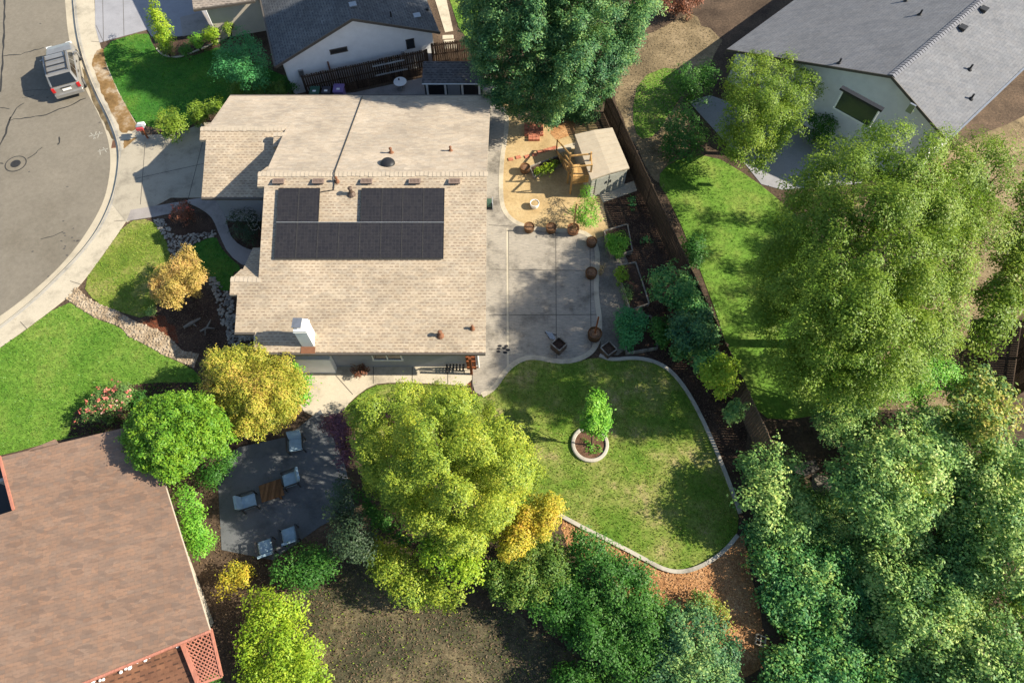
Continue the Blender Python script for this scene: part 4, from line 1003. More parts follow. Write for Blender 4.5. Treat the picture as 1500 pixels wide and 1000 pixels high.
# lower patio roof and salmon lattice
z3 = 2.35
lr = MB().slab([P(105, 1003, z3), P(264, 939, z3), P(290, 1005, z3), P(300, 1040, z3), P(60, 1060, z3)], .10)
M['shing_l'] = shingle('old_brown_shingle', (.27, .135, .08), (.19, .095, .06), (.09, .05, .035), R(-20), .30, .2, .015, patch=.35)
lr.build('patio_roof', M['shing_l'], bh)
lp = [P(264, 934, 2.5), P(309, 921, 2.5), P(325, 990, 2.5), P(291, 1002, 2.5)]
mb = MB()
for i in range(4): mb.bar(lp[i], lp[(i + 1) % 4], .09 if i != 3 else .16, .08)
fr = mb.build('lattice_panel', M['salmon'], bh); mb = MB()
def lat(u, v): return lp[0].lerp(lp[1], u).lerp(lp[3].lerp(lp[2], u), v)
nU, nV = 6, 10
for i in range(-nV, nU + nV):
    pts = []
    for sgn in (1, -1):
        a = []
        for j in range(nV * 4 + 1):
            v = j / (nV * 4); u = (i + sgn * v * nV) / nU if sgn > 0 else (i + nV - v * nV - 0) / nU
            if 0 <= u <= 1: a.append(lat(u, v) + Vector((0, 0, .012 * sgn)))
        if len(a) > 1: mb.bar(a[0], a[-1], .045, .012)
mb.build('slats', M['salmon'], fr)
rr = random.Random(8); mb = MB()
for k in range(12):
    u = rr.random(); c = P(120 + 140 * u, 1000 - 58 * u + rr.uniform(2, 8), z3 + .02)
    mb.lathe(c, [(.05 + .05 * rr.random(), 0), (.06, .04), (.02, .07)], 7)
mb.build('white_blossom', M['white'], bh)
# ================================================================== PARKED CAR (rear towards the viewer)
ZR = -.115
rc_ = P(104, 139, .2); rc_.z = ZR
f1 = P(84, 64, .8)
cd = Vector((-.40, .917, 0)).normalized(); cl = Vector((-cd.y, cd.x, 0))   # forward, left
car = empty('parked_car', rc_ + cd * 2.2, 'silver beige four door wagon with roof rack parked at the kerb', 'car')
def cp(s, t, z): return rc_ + cd * s + cl * t + Vector((0, 0, z))
def carpaint():
    m, nt, b = new_mat('silver_beige_paint'); b.inputs['Base Color'].default_value = (.52, .50, .46, 1); b.inputs['Metallic'].default_value = .35
    b.inputs['Roughness'].default_value = .28; b.inputs['Coat Weight'].default_value = .6; b.inputs['Coat Roughness'].default_value = .06
    p = pos(nt); nt.links.new(ramp(nt, noise(nt, p, 3, 5), [(.235, .225, .21), (.295, .285, .265)], [.3, .7]), b.inputs['Base Color']); return m
M['paint'] = carpaint(); M['carglass'] = plain('tinted_glass', (.012, .014, .016), .05, bmp=0, spec=.6); M['tyre'] = plain('tyre_rubber', (.02, .02, .02), .9)
M['tail'] = plain('tail_light', (.45, .02, .02), .2, bmp=0); M['lamp'] = plain('head_light', (.7, .7, .68), .1, bmp=0)
def ring(s, w_, z0, z1, wt):
    return [cp(s, -w_ * .92, z0), cp(s, w_ * .92, z0), cp(s, w_, z0 + .12), cp(s, w_, (z0 + z1) * .55), cp(s, wt, z1 - .03), cp(s, wt * .9, z1), cp(s, -wt * .9, z1), cp(s, -wt, z1 - .03), cp(s, -w_, (z0 + z1) * .55), cp(s, -w_, z0 + .12)]
def loft(mb, rings):
    n_ = len(rings[0]); vs = [p for r_ in rings for p in r_]; fs = []
    for i in range(len(rings) - 1):
        for k in range(n_):
            k2 = (k + 1) % n_; fs.append((i * n_ + k, i * n_ + k2, (i + 1) * n_ + k2, (i + 1) * n_ + k))
    fs.append(tuple(range(n_ - 1, -1, -1))); fs.append(tuple((len(rings) - 1) * n_ + k for k in range(n_)))
    mb.add(vs, fs)
mb = MB()
loft(mb, [ring(0.04, .80, .36, .92, .74), ring(.12, .87, .30, .98, .82), ring(.9, .90, .28, 1.0, .85), ring(2.9, .90, .28, 1.0, .84), ring(3.25, .90, .28, .99, .80), ring(3.9, .88, .30, .93, .76), ring(4.3, .82, .33, .84, .70), ring(4.45, .70, .38, .70, .6)])
body = mb.build('body', M['paint'], car, smooth=False, bevel=.05)
mb = MB()
def cab(s, w_, z): return [cp(s, -w_, z), cp(s, w_, z)]
B_ = [(0.10, .84, .985), (3.28, .84, .985)]; T_ = [(.42, .72, 1.60), (2.35, .72, 1.62)]
vs = cab(*B_[0]) + cab(*B_[1]) + cab(*T_[0]) + cab(*T_[1]) + cab(1.5, .74, 1.655)
mb.add(vs, [(0, 1, 5, 4), (1, 3, 7, 5), (3, 2, 6, 7), (2, 0, 4, 6), (4, 5, 9, 8), (8, 9, 7, 6), (0, 2, 3, 1)])
cabn = mb.build('cabin', M['paint'], car, bevel=.09)
def quad_on(a, b, c_, d, out, name, m_, parent):
    a, b, c_, d = [Vector(q_) for q_ in (a, b, c_, d)]; n_ = (b - a).cross(d - a).normalized()
    cen = cp(2, 0, 1.0)
    if n_.dot(a - cen) < 0: n_ = -n_
    o_ = n_ * out; vs = [q_ + o_ for q_ in (a, b, c_, d)] + [q_ - n_ * .01 for q_ in (a, b, c_, d)]
    return MB().add(vs, [(0, 1, 2, 3), (7, 6, 5, 4)] + [(i, 4 + i, 4 + (i + 1) % 4, (i + 1) % 4) for i in range(4)]).build(name, m_, parent)
def lerp2(s0, s1, t): return s0 + (s1 - s0) * t
def face(u0, u1, v0, v1, P00, P10, P01, P11):
    f = lambda u, v: P00.lerp(P10, u).lerp(P01.lerp(P11, u), v)
    return f(u0, v0), f(u1, v0), f(u1, v1), f(u0, v1)
bl, br_, fl_, fr_ = cp(*[.10, .80, .985]), cp(.10, -.84, .985), cp(3.28, .84, .985), cp(3.28, -.84, .985)
tl, tr_, ftl, ftr = cp(.42, .72, 1.60), cp(.42, -.72, 1.60), cp(2.35, .72, 1.62), cp(2.35, -.72, 1.62)
quad_on(*face(.07, .93, .08, .92, bl, br_, tl, tr_), .012, 'rear_window', M['carglass'], car)
quad_on(*face(.06, .94, .06, .94, fl_, fr_, ftl, ftr), .012, 'windscreen', M['carglass'], car)
for P00, P10, P01, P11 in ((bl, fl_, tl, ftl), (br_, fr_, tr_, ftr)):
    for u0, u1 in ((.06, .30), (.33, .60), (.63, .90)): quad_on(*face(u0, u1, .14, .88, P00, P10, P01, P11), .012, 'side_window', M['carglass'], car)
for s in (-1, 1):
    mb = MB().bar(cp(.55, s * .60, 1.70), cp(2.25, s * .60, 1.71), .04, .04)
    for ss in (.6, 1.4, 2.2): mb.bar(cp(ss, s * .60, 1.6), cp(ss, s * .60, 1.69), .04, .03)
    mb.build('roof_rail', M['darkmetal'], car)
for ss in (.62, 1.15, 1.72): MB().bar(cp(ss, -.58, 1.715), cp(ss, .58, 1.715), .05, .035).build('cross_bar', M['darkmetal'], car)
for s in (-1, 1):
    MB().box(cp(.07, s * .74, .83), (.17, .14, .26), math.atan2(cl.y, cl.x)).build('tail_light', M['tail'], car)
    MB().box(cp(4.30, s * .60, .72), (.34, .20, .16), math.atan2(cl.y, cl.x)).build('headlight', M['lamp'], car)
    MB().bbox(cp(2.75, s * 1.00, 1.06), (.22, .12, .17), math.atan2(cl.y, cl.x)).build('mirror', M['paint'], car)
    for ss in (1.15, 2.1): MB().bar(cp(ss, s * .905, .86), cp(ss + .2, s * .905, .86), .03, .04).build('handle', M['darkmetal'], car)
    for ss in (.85, 3.55):
        c0, c1 = cp(ss, s * .70, .33), cp(ss, s * .905, .33)
        t_ = MB().tube([c0, c1], .335, 20).build('wheel', M['tyre'], car); MB().tube([c1, c1 + cl * s * .012], .20, 14).build('rim', M['metal'], t_)
MB().bbox(cp(-.02, 0, .48), (1.66, .2, .24), math.atan2(cl.y, cl.x), .04).build('rear_bumper', M['paint'], car)
MB().bbox(cp(4.44, 0, .46), (1.5, .2, .24), math.atan2(cl.y, cl.x), .04).build('front_bumper', M['paint'], car)
MB().box(cp(.022, 0, .74), (.5, .03, .13), math.atan2(cl.y, cl.x)).build('licence_plate', M['white'], car)
MB().bar(cp(.03, -.3, .89), cp(.03, .3, .89), .04, .04).build('tailgate_handle', M['darkmetal'], car)
MB().bar(cp(.2, -.1, 1.1), cp(.27, .35, 1.16), .02, .02).build('rear_wiper', M['black'], car)
# ================================================================== FENCES
def fence(name, a, b, h, m_, label, cat, side=1, gapw=.03, bw=.14, nposts=None, rails=True, seed=1, th=.022):
    a, b = Vector((a[0], a[1], 0)), Vector((b[0], b[1], 0)); d = (b - a); Ln = d.length; d.normalize(); nn = Vector((-d.y, d.x, 0)) * side; ang = math.atan2(d.y, d.x)
    t = empty(name, (a + b) / 2, label, cat); rr = random.Random(seed); mb = MB(); x = 0
    while x < Ln:
        hh = h + rr.uniform(-.03, .03); wv = bw + rr.uniform(-.012, .012); c_ = a + d * (x + wv / 2) + nn * rr.uniform(-.004, .004)
        mb.box(c_ + Vector((0, 0, hh / 2 + .03)), (wv - gapw, th, hh), ang + rr.uniform(-.012, .012)); x += wv
    mb.build('board_panel', m_, t); k = max(2, int(Ln / 2.4))
    for i in range(k + 1): MB().box(a + d * Ln * i / k + nn * .06 + Vector((0, 0, h / 2 - .03)), (.09, .09, h), ang).build('post', m_, t)
    if rails:
        for z in (.35, h * .55, h - .15): MB().bar(a + nn * .033 + Vector((0, 0, z)), b + nn * .033 + Vector((0, 0, z)), .04, .09).build('rail', m_, t)
    return t
fA, fB = P(884, 165, 0), P(1112, 668, 0)
fence('fence', fA, fB, 1.85, M['fence'], 'long dark weathered board fence beside the shed and planting beds', 'fence', 1, seed=3)
fA2 = P(860, 118, 0)
fn1, fn2 = P(453, 146, 0), P(628, 108, 0)
fence('side_fence', fn1, fn2, 1.8, M['fence_n'], 'brown board fence in front of the white gable wall', 'fence', 1, seed=4)
fence('side_fence', P(636, 100, 0), P(720, 88, 0), 1.8, M['fence_n'], 'short dark board fence behind the small side shed', 'fence', 1, seed=5)
d_ = (fn2 - fn1).normalized(); nn_ = Vector((d_.y, -d_.x, 0))
for i, (x0_, x1_, z_) in enumerate(((545, 592, 1.45), (547, 594, .75))):
    t_ = MB().bar(P(x0_, 130, 0).lerp(P(x0_, 130, 0), 0) * 0 + fn1 + d_ * ((P(x0_, 120, 1).x - fn1.x) / d_.x) + nn_ * .06 + Vector((0, 0, z_)), fn1 + d_ * ((P(x1_, 110, 1).x - fn1.x) / d_.x) + nn_ * .06 + Vector((0, 0, z_)), .06, .07).build('pale_rail', M['rail'], None)
    tag(t_, ('upper' if i == 0 else 'lower') + ' pale rail hung along the brown board fence', 'rail', 'pale rails on the side fence')
fence('far_fence', P(1497, 470, 0), P(1482, 580, 0), 1.8, M['fence'], 'dark fence at the right edge by the autumn tree', 'fence', 1, seed=6)
fence('far_fence', P(1424, 500, 0), P(1412, 570, 0), 1.8, M['fence'], 'dark fence left of the autumn tree beyond the big yard', 'fence', 1, seed=7)
# ================================================================== SHEDS AND TIMBER DECK
t = empty('garden_shed', P(882, 245, 0), 'tan flat roofed garden shed standing against the long fence', 'shed')
zs = 1.68
r0, r1, r2, r3 = P(842, 197, zs), P(897, 187, zs), P(922, 246, zs), P(866, 263, zs)
m0, m1 = (r0 + r1) / 2 + Vector((0, 0, .07)), (r3 + r2) / 2 + Vector((0, 0, .07))
mb = MB().slab([r0, m0, m1, r3], .10).slab([m0, r1, r2, m1], .10); rf = mb.build('roof', M['shed_roof'], t)
mb = MB()
for k in range(1, 10):
    for A, B, C_, D2 in ((r0, m0, r3, m1), (m0, r1, m1, r2)):
        p, q_ = A.lerp(C_, k / 10), B.lerp(D2, k / 10); mb.bar(p + Vector((0, 0, .005)), q_ + Vector((0, 0, .005)), .05, .018)
mb.build('roof_rib', M['shed_roof'], rf)
cen = (r0 + r1 + r2 + r3) / 4
ins = [Vector((cen.x + (p.x - cen.x) * .93, cen.y + (p.y - cen.y) * .93, 0)) for p in (r0, r1, r2, r3)]
MB().wall([(p.x, p.y) for p in ins + [ins[0]]], 0, [zs - .10] * 5, .06).build('wall', M['shed_wall'], t)
d2 = (ins[2] - ins[3]).normalized(); n2 = Vector((d2.y, -d2.x, 0)); a2 = math.atan2(d2.y, d2.x)
for k in (.30, .68):
    dd = MB().box(ins[3].lerp(ins[2], k) + n2 * .045 + Vector((0, 0, .76)), (.72, .03, 1.4), a2).build('door', M['shed_wall'], t)
    MB().box(ins[3].lerp(ins[2], k + (.13 if k < .5 else -.13)) + n2 * .08 + Vector((0, 0, 1.0)), (.04, .04, .2), a2).build('handle', M['black'], dd)
mb = MB()
for k in range(7): mb.box(ins[3].lerp(ins[2], .5) + n2 * .038 + Vector((0, 0, .2 + .2 * k)), ((ins[2] - ins[3]).length - .05, .012, .02), a2)
mb.build('cladding_line', M['kerb'], t)
tag(MB().prism([(v.x, v.y) for v in W([(876, 283), (928, 266), (933, 280), (883, 297)])], 0, .05).build('slab', M['conc']), 'pale concrete pad in front of the shed by the fence', 'slab')
tag(MB().prism([(v.x, v.y) for v in W([(812, 218), (842, 209), (844, 216), (816, 226)])], 0, .03).build('slab', M['conc']), 'narrow pale strip of concrete on the shed side by the climbing deck', 'slab')
t = empty('side_shed', P(662, 135, 0), 'small lean-to shed with dark roof and white framed doors beside the tall tree', 'shed')
q0, q1, q2, q3 = P(618, 122, 1.75), P(706, 122, 1.75), P(706, 90, 2.2), P(620, 90, 2.2)
M['shing_d'] = shingle('dark_shed_shingle', (.15, .14, .14), (.11, .10, .10), (.05, .045, .045), 0, .30, .16, .02)
MB().slab([q0, q1, q2, q3], .08).build('roof', M['shing_d'], t)
yf, xb0, xb1 = q0.y + .18, q0.x + .12, q1.x - .05
MB().wall([(xb0, yf), (xb1, yf), (xb1, q2.y - .1), (xb0, q2.y - .1), (xb0, yf)], 0, [1.62, 1.62, 2.0, 2.0, 1.62], .06).build('wall', M['black'], t)
mb = MB(); mb.box(((q0.x + q1.x) / 2, q0.y - .02, 1.70), (q1.x - q0.x, .05, .07)); mb.build('fascia', M['white'], t)
for k in (.04, .36, .66, .96): MB().box((xb0 + (xb1 - xb0) * k, yf - .06, .8), (.12, .05, 1.6)).build('door_frame', M['white'], t)
MB().box((xb0 + (xb1 - xb0) * .51, yf - .055, .8), (.75, .03, 1.55)).build('door', M['stucco_grey'], t)
# timber climbing deck
t = empty('climbing_deck', P(840, 270, 0), 'yellow timber play deck with railings and ladder beside the shed', 'play deck')
zd = 1.5
pa_, pb_, pc_, pd_ = P(834, 242, zd), P(864, 239, zd), P(865, 255, zd), P(838, 258, zd)
mb = MB(); n_ = 7
for i in range(n_):
    a0, b0_ = pa_.lerp(pd_, (i + .04) / n_), pb_.lerp(pc_, (i + .04) / n_); a1, b1_ = pa_.lerp(pd_, (i + .94) / n_), pb_.lerp(pc_, (i + .94) / n_)
    mb.slab([a0, b0_, b1_, a1], .035)
mb.build('platform', M['cedar'], t)
hs = [.95, .85, .75, .6]
for (pp, hh) in zip((pa_, pb_, pc_, pd_), hs):
    MB().bar(Vector((pp.x, pp.y, -.05)), Vector((pp.x, pp.y, zd + hh)), .09, .09).build('post', M['cedar'], t)
for A, B in ((pd_, pc_), (pb_, pc_), (pa_, pb_)):
    for z in (.72,): MB().bar(A + Vector((0, 0, z)), B + Vector((0, 0, z)), .05, .09).build('rail', M['cedar'], t)
    MB().bar(A + Vector((0, 0, -.1)), B + Vector((0, 0, -.1)), .05, .16).build('beam', M['cedar'], t)
for s in range(3):
    A, B = pd_ + Vector((0, -.03, -.22 - s * .16)), pc_ + Vector((0, -.03, -.22 - s * .16)); MB().bar(A, B, .03, .13).build('skirt_board', M['cedar'], t)
la, lb = P(818, 226, .05), P(827, 238, .05)
for z_off, base in ((0, P(815, 222, 0)), (0, P(826, 243, 0))):
    top_ = (pa_ if base is not None and z_off == 0 and base.y > P(820, 235, 0).y else pd_) + Vector((0, 0, 0))
    MB().bar(base + Vector((0, 0, .05)), top_, .05, .12).build('stringer', M['cedar'], t)
    MB().bar(base + Vector((0, 0, .0)), base + Vector((0, 0, 1.0)), .07, .07).build('post', M['cedar'], t)
    MB().bar(base + Vector((0, 0, .95)), top_ + Vector((0, 0, .8)), .05, .09).build('handrail', M['cedar'], t)
ba, bb = P(815, 222, .05), P(826, 243, .05)
for k in range(1, 6):
    u = k / 6; MB().bar(ba.lerp(pa_, u), bb.lerp(pd_, u), .16, .035).build('tread', M['cedar'], t)
# ================================================================== POTS AND PLANTERS
M['potsoil'] = mottled('pot_soil', [(.14, .075, .04), (.22, .12, .065), (.28, .16, .09)], 4, 16, amt=.4)
def pot(px, py, r, h, m_, label, cat='pot', soil=True, group='planters round the patio', post=0, name='barrel_planter', fill='potsoil', hoop=True):
    c_ = P(px, py, 0); c_.z = .02; t = empty(name, c_, label, cat, group)
    MB().lathe(c_, [(r * .74, 0), (r * .92, h * .35), (r, h * .7), (r * 1.0, h), (r * .9, h), (r * .86, h * .86)], 20).build('body', m_, t)
    MB().lathe(c_ + Vector((0, 0, h * .80)), [(r * .84, 0), (r * .84, h * .07), (r * .5, h * .13)], 16).build('soil', M[fill], t)
    if hoop:
        for zz in (.22, .78): MB().lathe(c_ + Vector((0, 0, h * zz)), [(r * (.90 if zz < .5 else 1.015), -.02), (r * (.925 if zz < .5 else 1.02), .02)], 20).build('hoop', M['darkmetal'], t)
    if post: MB().bar(c_ + Vector((0, 0, h * .7)), c_ + Vector((0, 0, post)), .07, .07).build('post', M['cedar'] if px < 860 else M['redwood'], t)
    return t
pot(769, 252, .29, .45, M['barrel'], 'brown barrel planter beside the vegetable bed at the red stepping bricks')
pot(775, 338, .29, .42, M['barrel'], 'leftmost brown barrel planter in the row at the patio edge')
pot(807, 339, .29, .42, M['barrel'], 'middle brown barrel planter in the row at the patio edge')
pot(839, 341, .33, .46, M['terracotta'], 'light brown barrel with a tall wooden post at the patio edge', post=2.5)
pot(783, 303, .26, .34, M['white'], 'round white pot of dry soil standing on the sand', fill='sand', hoop=False)
pot(866, 359, .29, .40, M['barrel'], 'low brown barrel at the patio corner next to the green raised bed')
pot(865, 405, .31, .46, M['barrel'], 'dark brown barrel on the right patio edge below the corner barrel')
pot(870, 495, .36, .55, M['barrel'], 'large dark barrel with a wooden post near the lawn', post=2.1)
def square_pot(px, py, s, h, rz, label):
    c_ = P(px, py, 0); c_.z = .02; t = empty('square_planter', c_, label, 'planter', 'planters round the patio'); mb = MB()
    for a in range(4):
        an = rz + a * math.pi / 2; mb.box(c_ + Vector((math.cos(an), math.sin(an), 0)) * (s / 2 - .02) + Vector((0, 0, h / 2)), (.04, s - .045 if a % 2 else s - .045, h), an)
    mb.build('body', M['brownmetal'], t); mb = MB()
    for a in range(4):
        an = rz + a * math.pi / 2; mb.box(c_ + Vector((math.cos(an), math.sin(an), 0)) * (s / 2 - .02) + Vector((0, 0, h + .012)), (.06, s - .06, .025), an)
    mb.build('rim', M['grey_wood'], t)
    MB().box(c_ + Vector((0, 0, h * .4)), (s - .1, s - .1, h * .7), rz).build('soil', M['dark_mulch'], t); return t
square_pot(818, 510, .60, .48, R(45), 'dark square planter of soil on the concrete patio')
square_pot(890, 516, .62, .42, R(38), 'dark square planter of soil on the gravel by the lawn edging')
c_ = P(806, 494, 0); t = empty('folding_chair', c_, 'grey metal folding chair lying behind the square planter on the patio', 'chair'); mb = MB()
for k in range(4): mb.bar(c_ + Vector((-.22 + .09 * k, .32 - .03 * k, .08)), c_ + Vector((.02 + .09 * k, -.14 - .03 * k, .10)), .05, .03)
mb.build('slats', M['metal'], t)
MB().bar(c_ + Vector((-.26, .25, .06)), c_ + Vector((.3, .12, .06)), .03, .03).bar(c_ + Vector((-.1, -.02, .06)), c_ + Vector((.36, -.18, .06)), .03, .03).build('frame', M['darkmetal'], t)
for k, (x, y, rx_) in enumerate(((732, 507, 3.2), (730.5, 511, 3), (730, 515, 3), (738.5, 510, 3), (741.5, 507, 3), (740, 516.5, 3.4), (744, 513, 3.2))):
    p = P(x, y, 0); tag(MB().lathe((p.x, p.y, .028), [(rx_ / 30, 0), (rx_ / 30, .014), (rx_ / 38, .018)], 14, 1, .62).build('oval_mark', M['black']), 'flat dark oval mark on the patio near the house corner', 'pad', 'dark oval marks on the patio')  # each mark is a thin dark oval disc, flat on the concrete
# hose reel at the house
c_ = P(717, 303, .0); c_.z = .03; t = empty('hose_reel', c_, 'green garden hose reel against the east house wall', 'hose reel'); mb = MB()
M['hose'] = plain('green_hose', (.06, .11, .075), .5)
for k in range(5): mb.tube([c_ + Vector((-.10 + .05 * k, .22 * math.cos(a), .32 + .22 * math.sin(a))) for a in np.linspace(0, 6.283, 17)], .03, 6)
mb.build('hose', M['hose'], t); MB().box(c_ + Vector((-.18, 0, .27)), (.03, .5, .54)).box(c_ + Vector((.18, 0, .27)), (.03, .5, .54)).build('stand', M['stucco_grey'], t)
# red brick stack and stepping bricks
t = empty('brick_stack', P(781, 190, 0), 'flat stack of red paving bricks on the sand under the tall tree', 'bricks'); mb = MB(); rr = random.Random(2)
o_ = P(768, 200, 0)
for i in range(5):
    for j in range(7):
        if (j < 2 and (i < 1 or i > 3)): continue
        mb.bbox((o_.x + .23 * i + .12, o_.y - .32 + .2 * j, .10 + rr.uniform(-.01, .02)), (.215, .185, .16), rr.uniform(-.03, .03), .008)
mb.build('bricks', M['brick'], t)
for k, (x, y) in enumerate(((748, 234), (759, 231), (772, 230), (783, 227), (791, 223), (799, 221), (806, 219), (813, 217))):
    p = P(x, y, 0); tag(MB().bbox((p.x, p.y, .045), (.30, .22, .05), R(12 + 4 * (k % 3)), .01).build('stepping_brick', M['brick']), 'red brick in the curved row across the sand by the vegetable bed', 'brick', 'red stepping bricks')
# raised beds
def raised(pix, h, label, m_=None, soilm='dark_mulch'):
    ps = W(pix); c_ = sum(ps, Vector()) / 4; t = empty('raised_bed', c_, label, 'raised bed'); mb = MB()
    for i in range(4): mb.wall([ps[i], ps[(i + 1) % 4]], 0, [h, h], .06 + .004 * (i % 2))
    mb.build('timber_frame', m_ or M['grey_wood'], t)
    k = [c_ + (p - c_) * .95 for p in ps]; MB().prism([(p.x, p.y) for p in k], .0, h - .08).build('soil', M[soilm], t); return t
raised([(884, 343), (918, 333), (925, 372), (896, 380)], .32, 'grey timber raised bed overflowing with light green plants')
raised([(902, 393), (930, 388), (950, 448), (922, 458)], .28, 'grey timber raised bed half empty with one bright bush')
raised([(910, 476), (952, 466), (962, 512), (917, 520)], .28, 'grey timber raised bed covered by dark tomato foliage')
raised([(776, 248), (818, 232), (823, 244), (782, 262)], .25, 'low vegetable bed of yellow green plants beside the play deck')
# ring planter round the young tree
c_ = P(864, 651, 0); t = empty('tree_ring', c_, 'round concrete ring of soil on the back lawn', 'tree ring')
MB().lathe(c_, [(.88, 0), (.88, .13), (.84, .15), (.74, .15), (.71, .12), (.71, .0)], 40).build('ring', M['kerb'], t)
MB().lathe(c_, [(.715, .0), (.715, .07), (.4, .10), (.02, .11)], 24).build('soil', mottled('ring_soil', [(.10, .055, .03), (.16, .085, .05), (.22, .125, .08)], 3, 14, amt=.5, bmp=.8), t)
# ================================================================== SIDE YARD: BINS, DISC
def bin_(px, py, m_, label, s=.60):
    c_ = P(px, py, 1.0); c_.z = .03; t = empty('wheelie_bin', c_, label, 'bin', 'wheelie bins by the side fence')
    MB().box(c_ + Vector((0, 0, .5)), (s * .84, s * .92, .95)).build('body', m_, t)
    MB().bbox(c_ + Vector((0, 0, 1.01)), (s, s * 1.1, .09), 0, .03).build('lid', m_, t)
    MB().box(c_ + Vector((0, -.12, 1.06)), (.2, .14, .012)).build('sticker', M['white'], t)
    for sx in (-1, 1): MB().tube([c_ + Vector((sx * .22 - .03, .30, .1)), c_ + Vector((sx * .22 + .03, .30, .1))], .1, 12).build('wheel', M['black'], t)
M['bin_g'] = plain('green_bin', (.035, .10, .07), .5); M['bin_k'] = plain('charcoal_bin', (.05, .05, .06), .5); M['bin_p'] = plain('purple_bin', (.19, .13, .30), .5)
bin_(461, 133, M['bin_g'], 'dark green wheelie bin, left of the three by the side fence'); bin_(478, 132.5, M['bin_k'], 'charcoal wheelie bin between the green and the purple bins', .54); bin_(496, 130, M['bin_p'], 'purple wheelie bin, right of the three by the side fence', .66)
c_ = P(588, 131, 0); c_.z = .03; t = empty('round_table', c_, 'round pale table standing in the side yard between fence and roof', 'table')
MB().lathe(c_ + Vector((0, 0, .55)), [(.40, 0), (.41, .02), (.40, .04)], 26).build('tabletop', M['white'], t)
MB().lathe(c_, [(.22, 0), (.22, .03), (.04, .06), (.04, .55)], 14).build('pedestal', M['metal'], t)
MB().lathe(c_ + Vector((-.08, .14, .59)), [(.05, 0), (.05, .08)], 10).build('knob', M['darkmetal'], t)
# mailbox
c_ = P(217, 203, 0); t = empty('mailbox', c_, 'red and white mailbox on a post at the kerb by the driveway', 'mailbox')
MB().bar(c_, c_ + Vector((0, 0, .85)), .08, .08).build('post', M['redwood'], t)
MB().bbox(c_ + Vector((-.04, .02, .97)), (.44, .20, .22), R(10), .04).build('box', M['stucco_grey'], t)
M['redpaint'] = plain('red_paint', (.40, .05, .06), .4)
MB().bbox(c_ + Vector((-.02, -.16, .93)), (.40, .13, .17), R(10), .02).build('newspaper_tube', M['redpaint'], t)
MB().bbox(c_ + Vector((-.02, .22, .95)), (.42, .16, .20), R(10), .03).build('box', M['stucco'], t)
MB().bar(c_ + Vector((0, -.26, .83)), c_ + Vector((0, .32, .83)), .07, .05).build('crossarm', M['redwood'], t)
# ================================================================== SOUTH WALL: GATE, RACK
c_ = P(691, 548, 0); t = empty('side_gate', c_, 'reddish brown wooden gate post and latch frame at the house corner', 'gate')
MB().bar(c_, c_ + Vector((0, 0, 1.75)), .12, .12).build('post', M['redwood'], t)
for z in (.5, 1.15, 1.6): MB().bar(c_ + Vector((-.22, .12, z)), c_ + Vector((.25, .12, z)), .06, .14).build('rail', M['redwood'], t)
for k in range(3): MB().box(c_ + Vector((-.15 + .16 * k, .18, .95)), (.13, .03, 1.5)).build('board', M['redwood'], t)
c_ = P(690, 578, 0); tag(MB().bbox(c_ + Vector((0, 0, .6)), (.10, .10, 1.2), 0, .01).box(c_ + Vector((0, 0, 1.22)), (.13, .13, .04)).build('gate_post', M['redwood'], loc=c_), 'single reddish brown post at the lawn side of the walk', 'post')
c_ = P(668, 543, 0); c_.z = .026; t = empty('bench_rack', c_, 'low dark slatted rack on the walk beside the wooden gate', 'rack'); mb = MB()
for k in range(6): mb.box(c_ + Vector((-.42 + .16 * k, 0, .38)), (.09, .34, .03))
mb.build('slats', M['black'], t)
for sx in (-1, 1):
    for sy in (-1, 1): MB().box(c_ + Vector((sx * .42, sy * .15, .18)), (.04, .04, .37)).build('leg', M['black'], t)
# metal plant stand by the strappy plant, driftwood, cinder blocks
c_ = P(376, 338, 0); t = empty('wire_plant_stand', c_, 'white wire ring stand in the shade beside the strappy plant', 'plant stand')
for z, r in ((.35, .22), (.7, .26), (1.05, .2)): MB().tube([c_ + Vector((r * math.cos(a), r * math.sin(a), z)) for a in np.linspace(0, 6.283, 21)], .018, 6).build('ring', M['white'], t)
for k in range(3): MB().tube([c_ + Vector((.24 * math.cos(2.1 * k), .24 * math.sin(2.1 * k), 0)), c_ + Vector((.22 * math.cos(2.1 * k), .22 * math.sin(2.1 * k), 1.08))], .014, 6).build('leg', M['white'], t)
M['drift'] = plain('bleached_wood', (.20, .18, .15), .9)
c_ = P(305, 482, 0); mb = MB().tube([c_ + Vector((-.35, -.15, .05)), c_ + Vector((0, 0, .16)), c_ + Vector((.12, .45, .2))], [.05, .06, .025], 8).tube([c_ + Vector((0, 0, .15)), c_ + Vector((.38, -.02, .12))], [.05, .015], 7).tube([c_ + Vector((-.1, -.04, .12)), c_ + Vector((-.05, -.4, .06))], [.04, .015], 7)
tag(mb.build('driftwood', M['drift'], loc=c_), 'bleached forked driftwood branch on the dark mulch', 'driftwood')
c_ = P(283, 474, 0); mb = MB().tube([c_ + Vector((-.4, -.25, .05)), c_ + Vector((0, 0, .12)), c_ + Vector((.35, .28, .08))], [.07, .09, .04], 8).tube([c_, c_ + Vector((.25, -.2, .1))], [.06, .02], 7)
tag(mb.build('driftwood', M['drift'], loc=c_), 'thick grey driftwood log on the dark mulch left of the forked branch', 'driftwood')
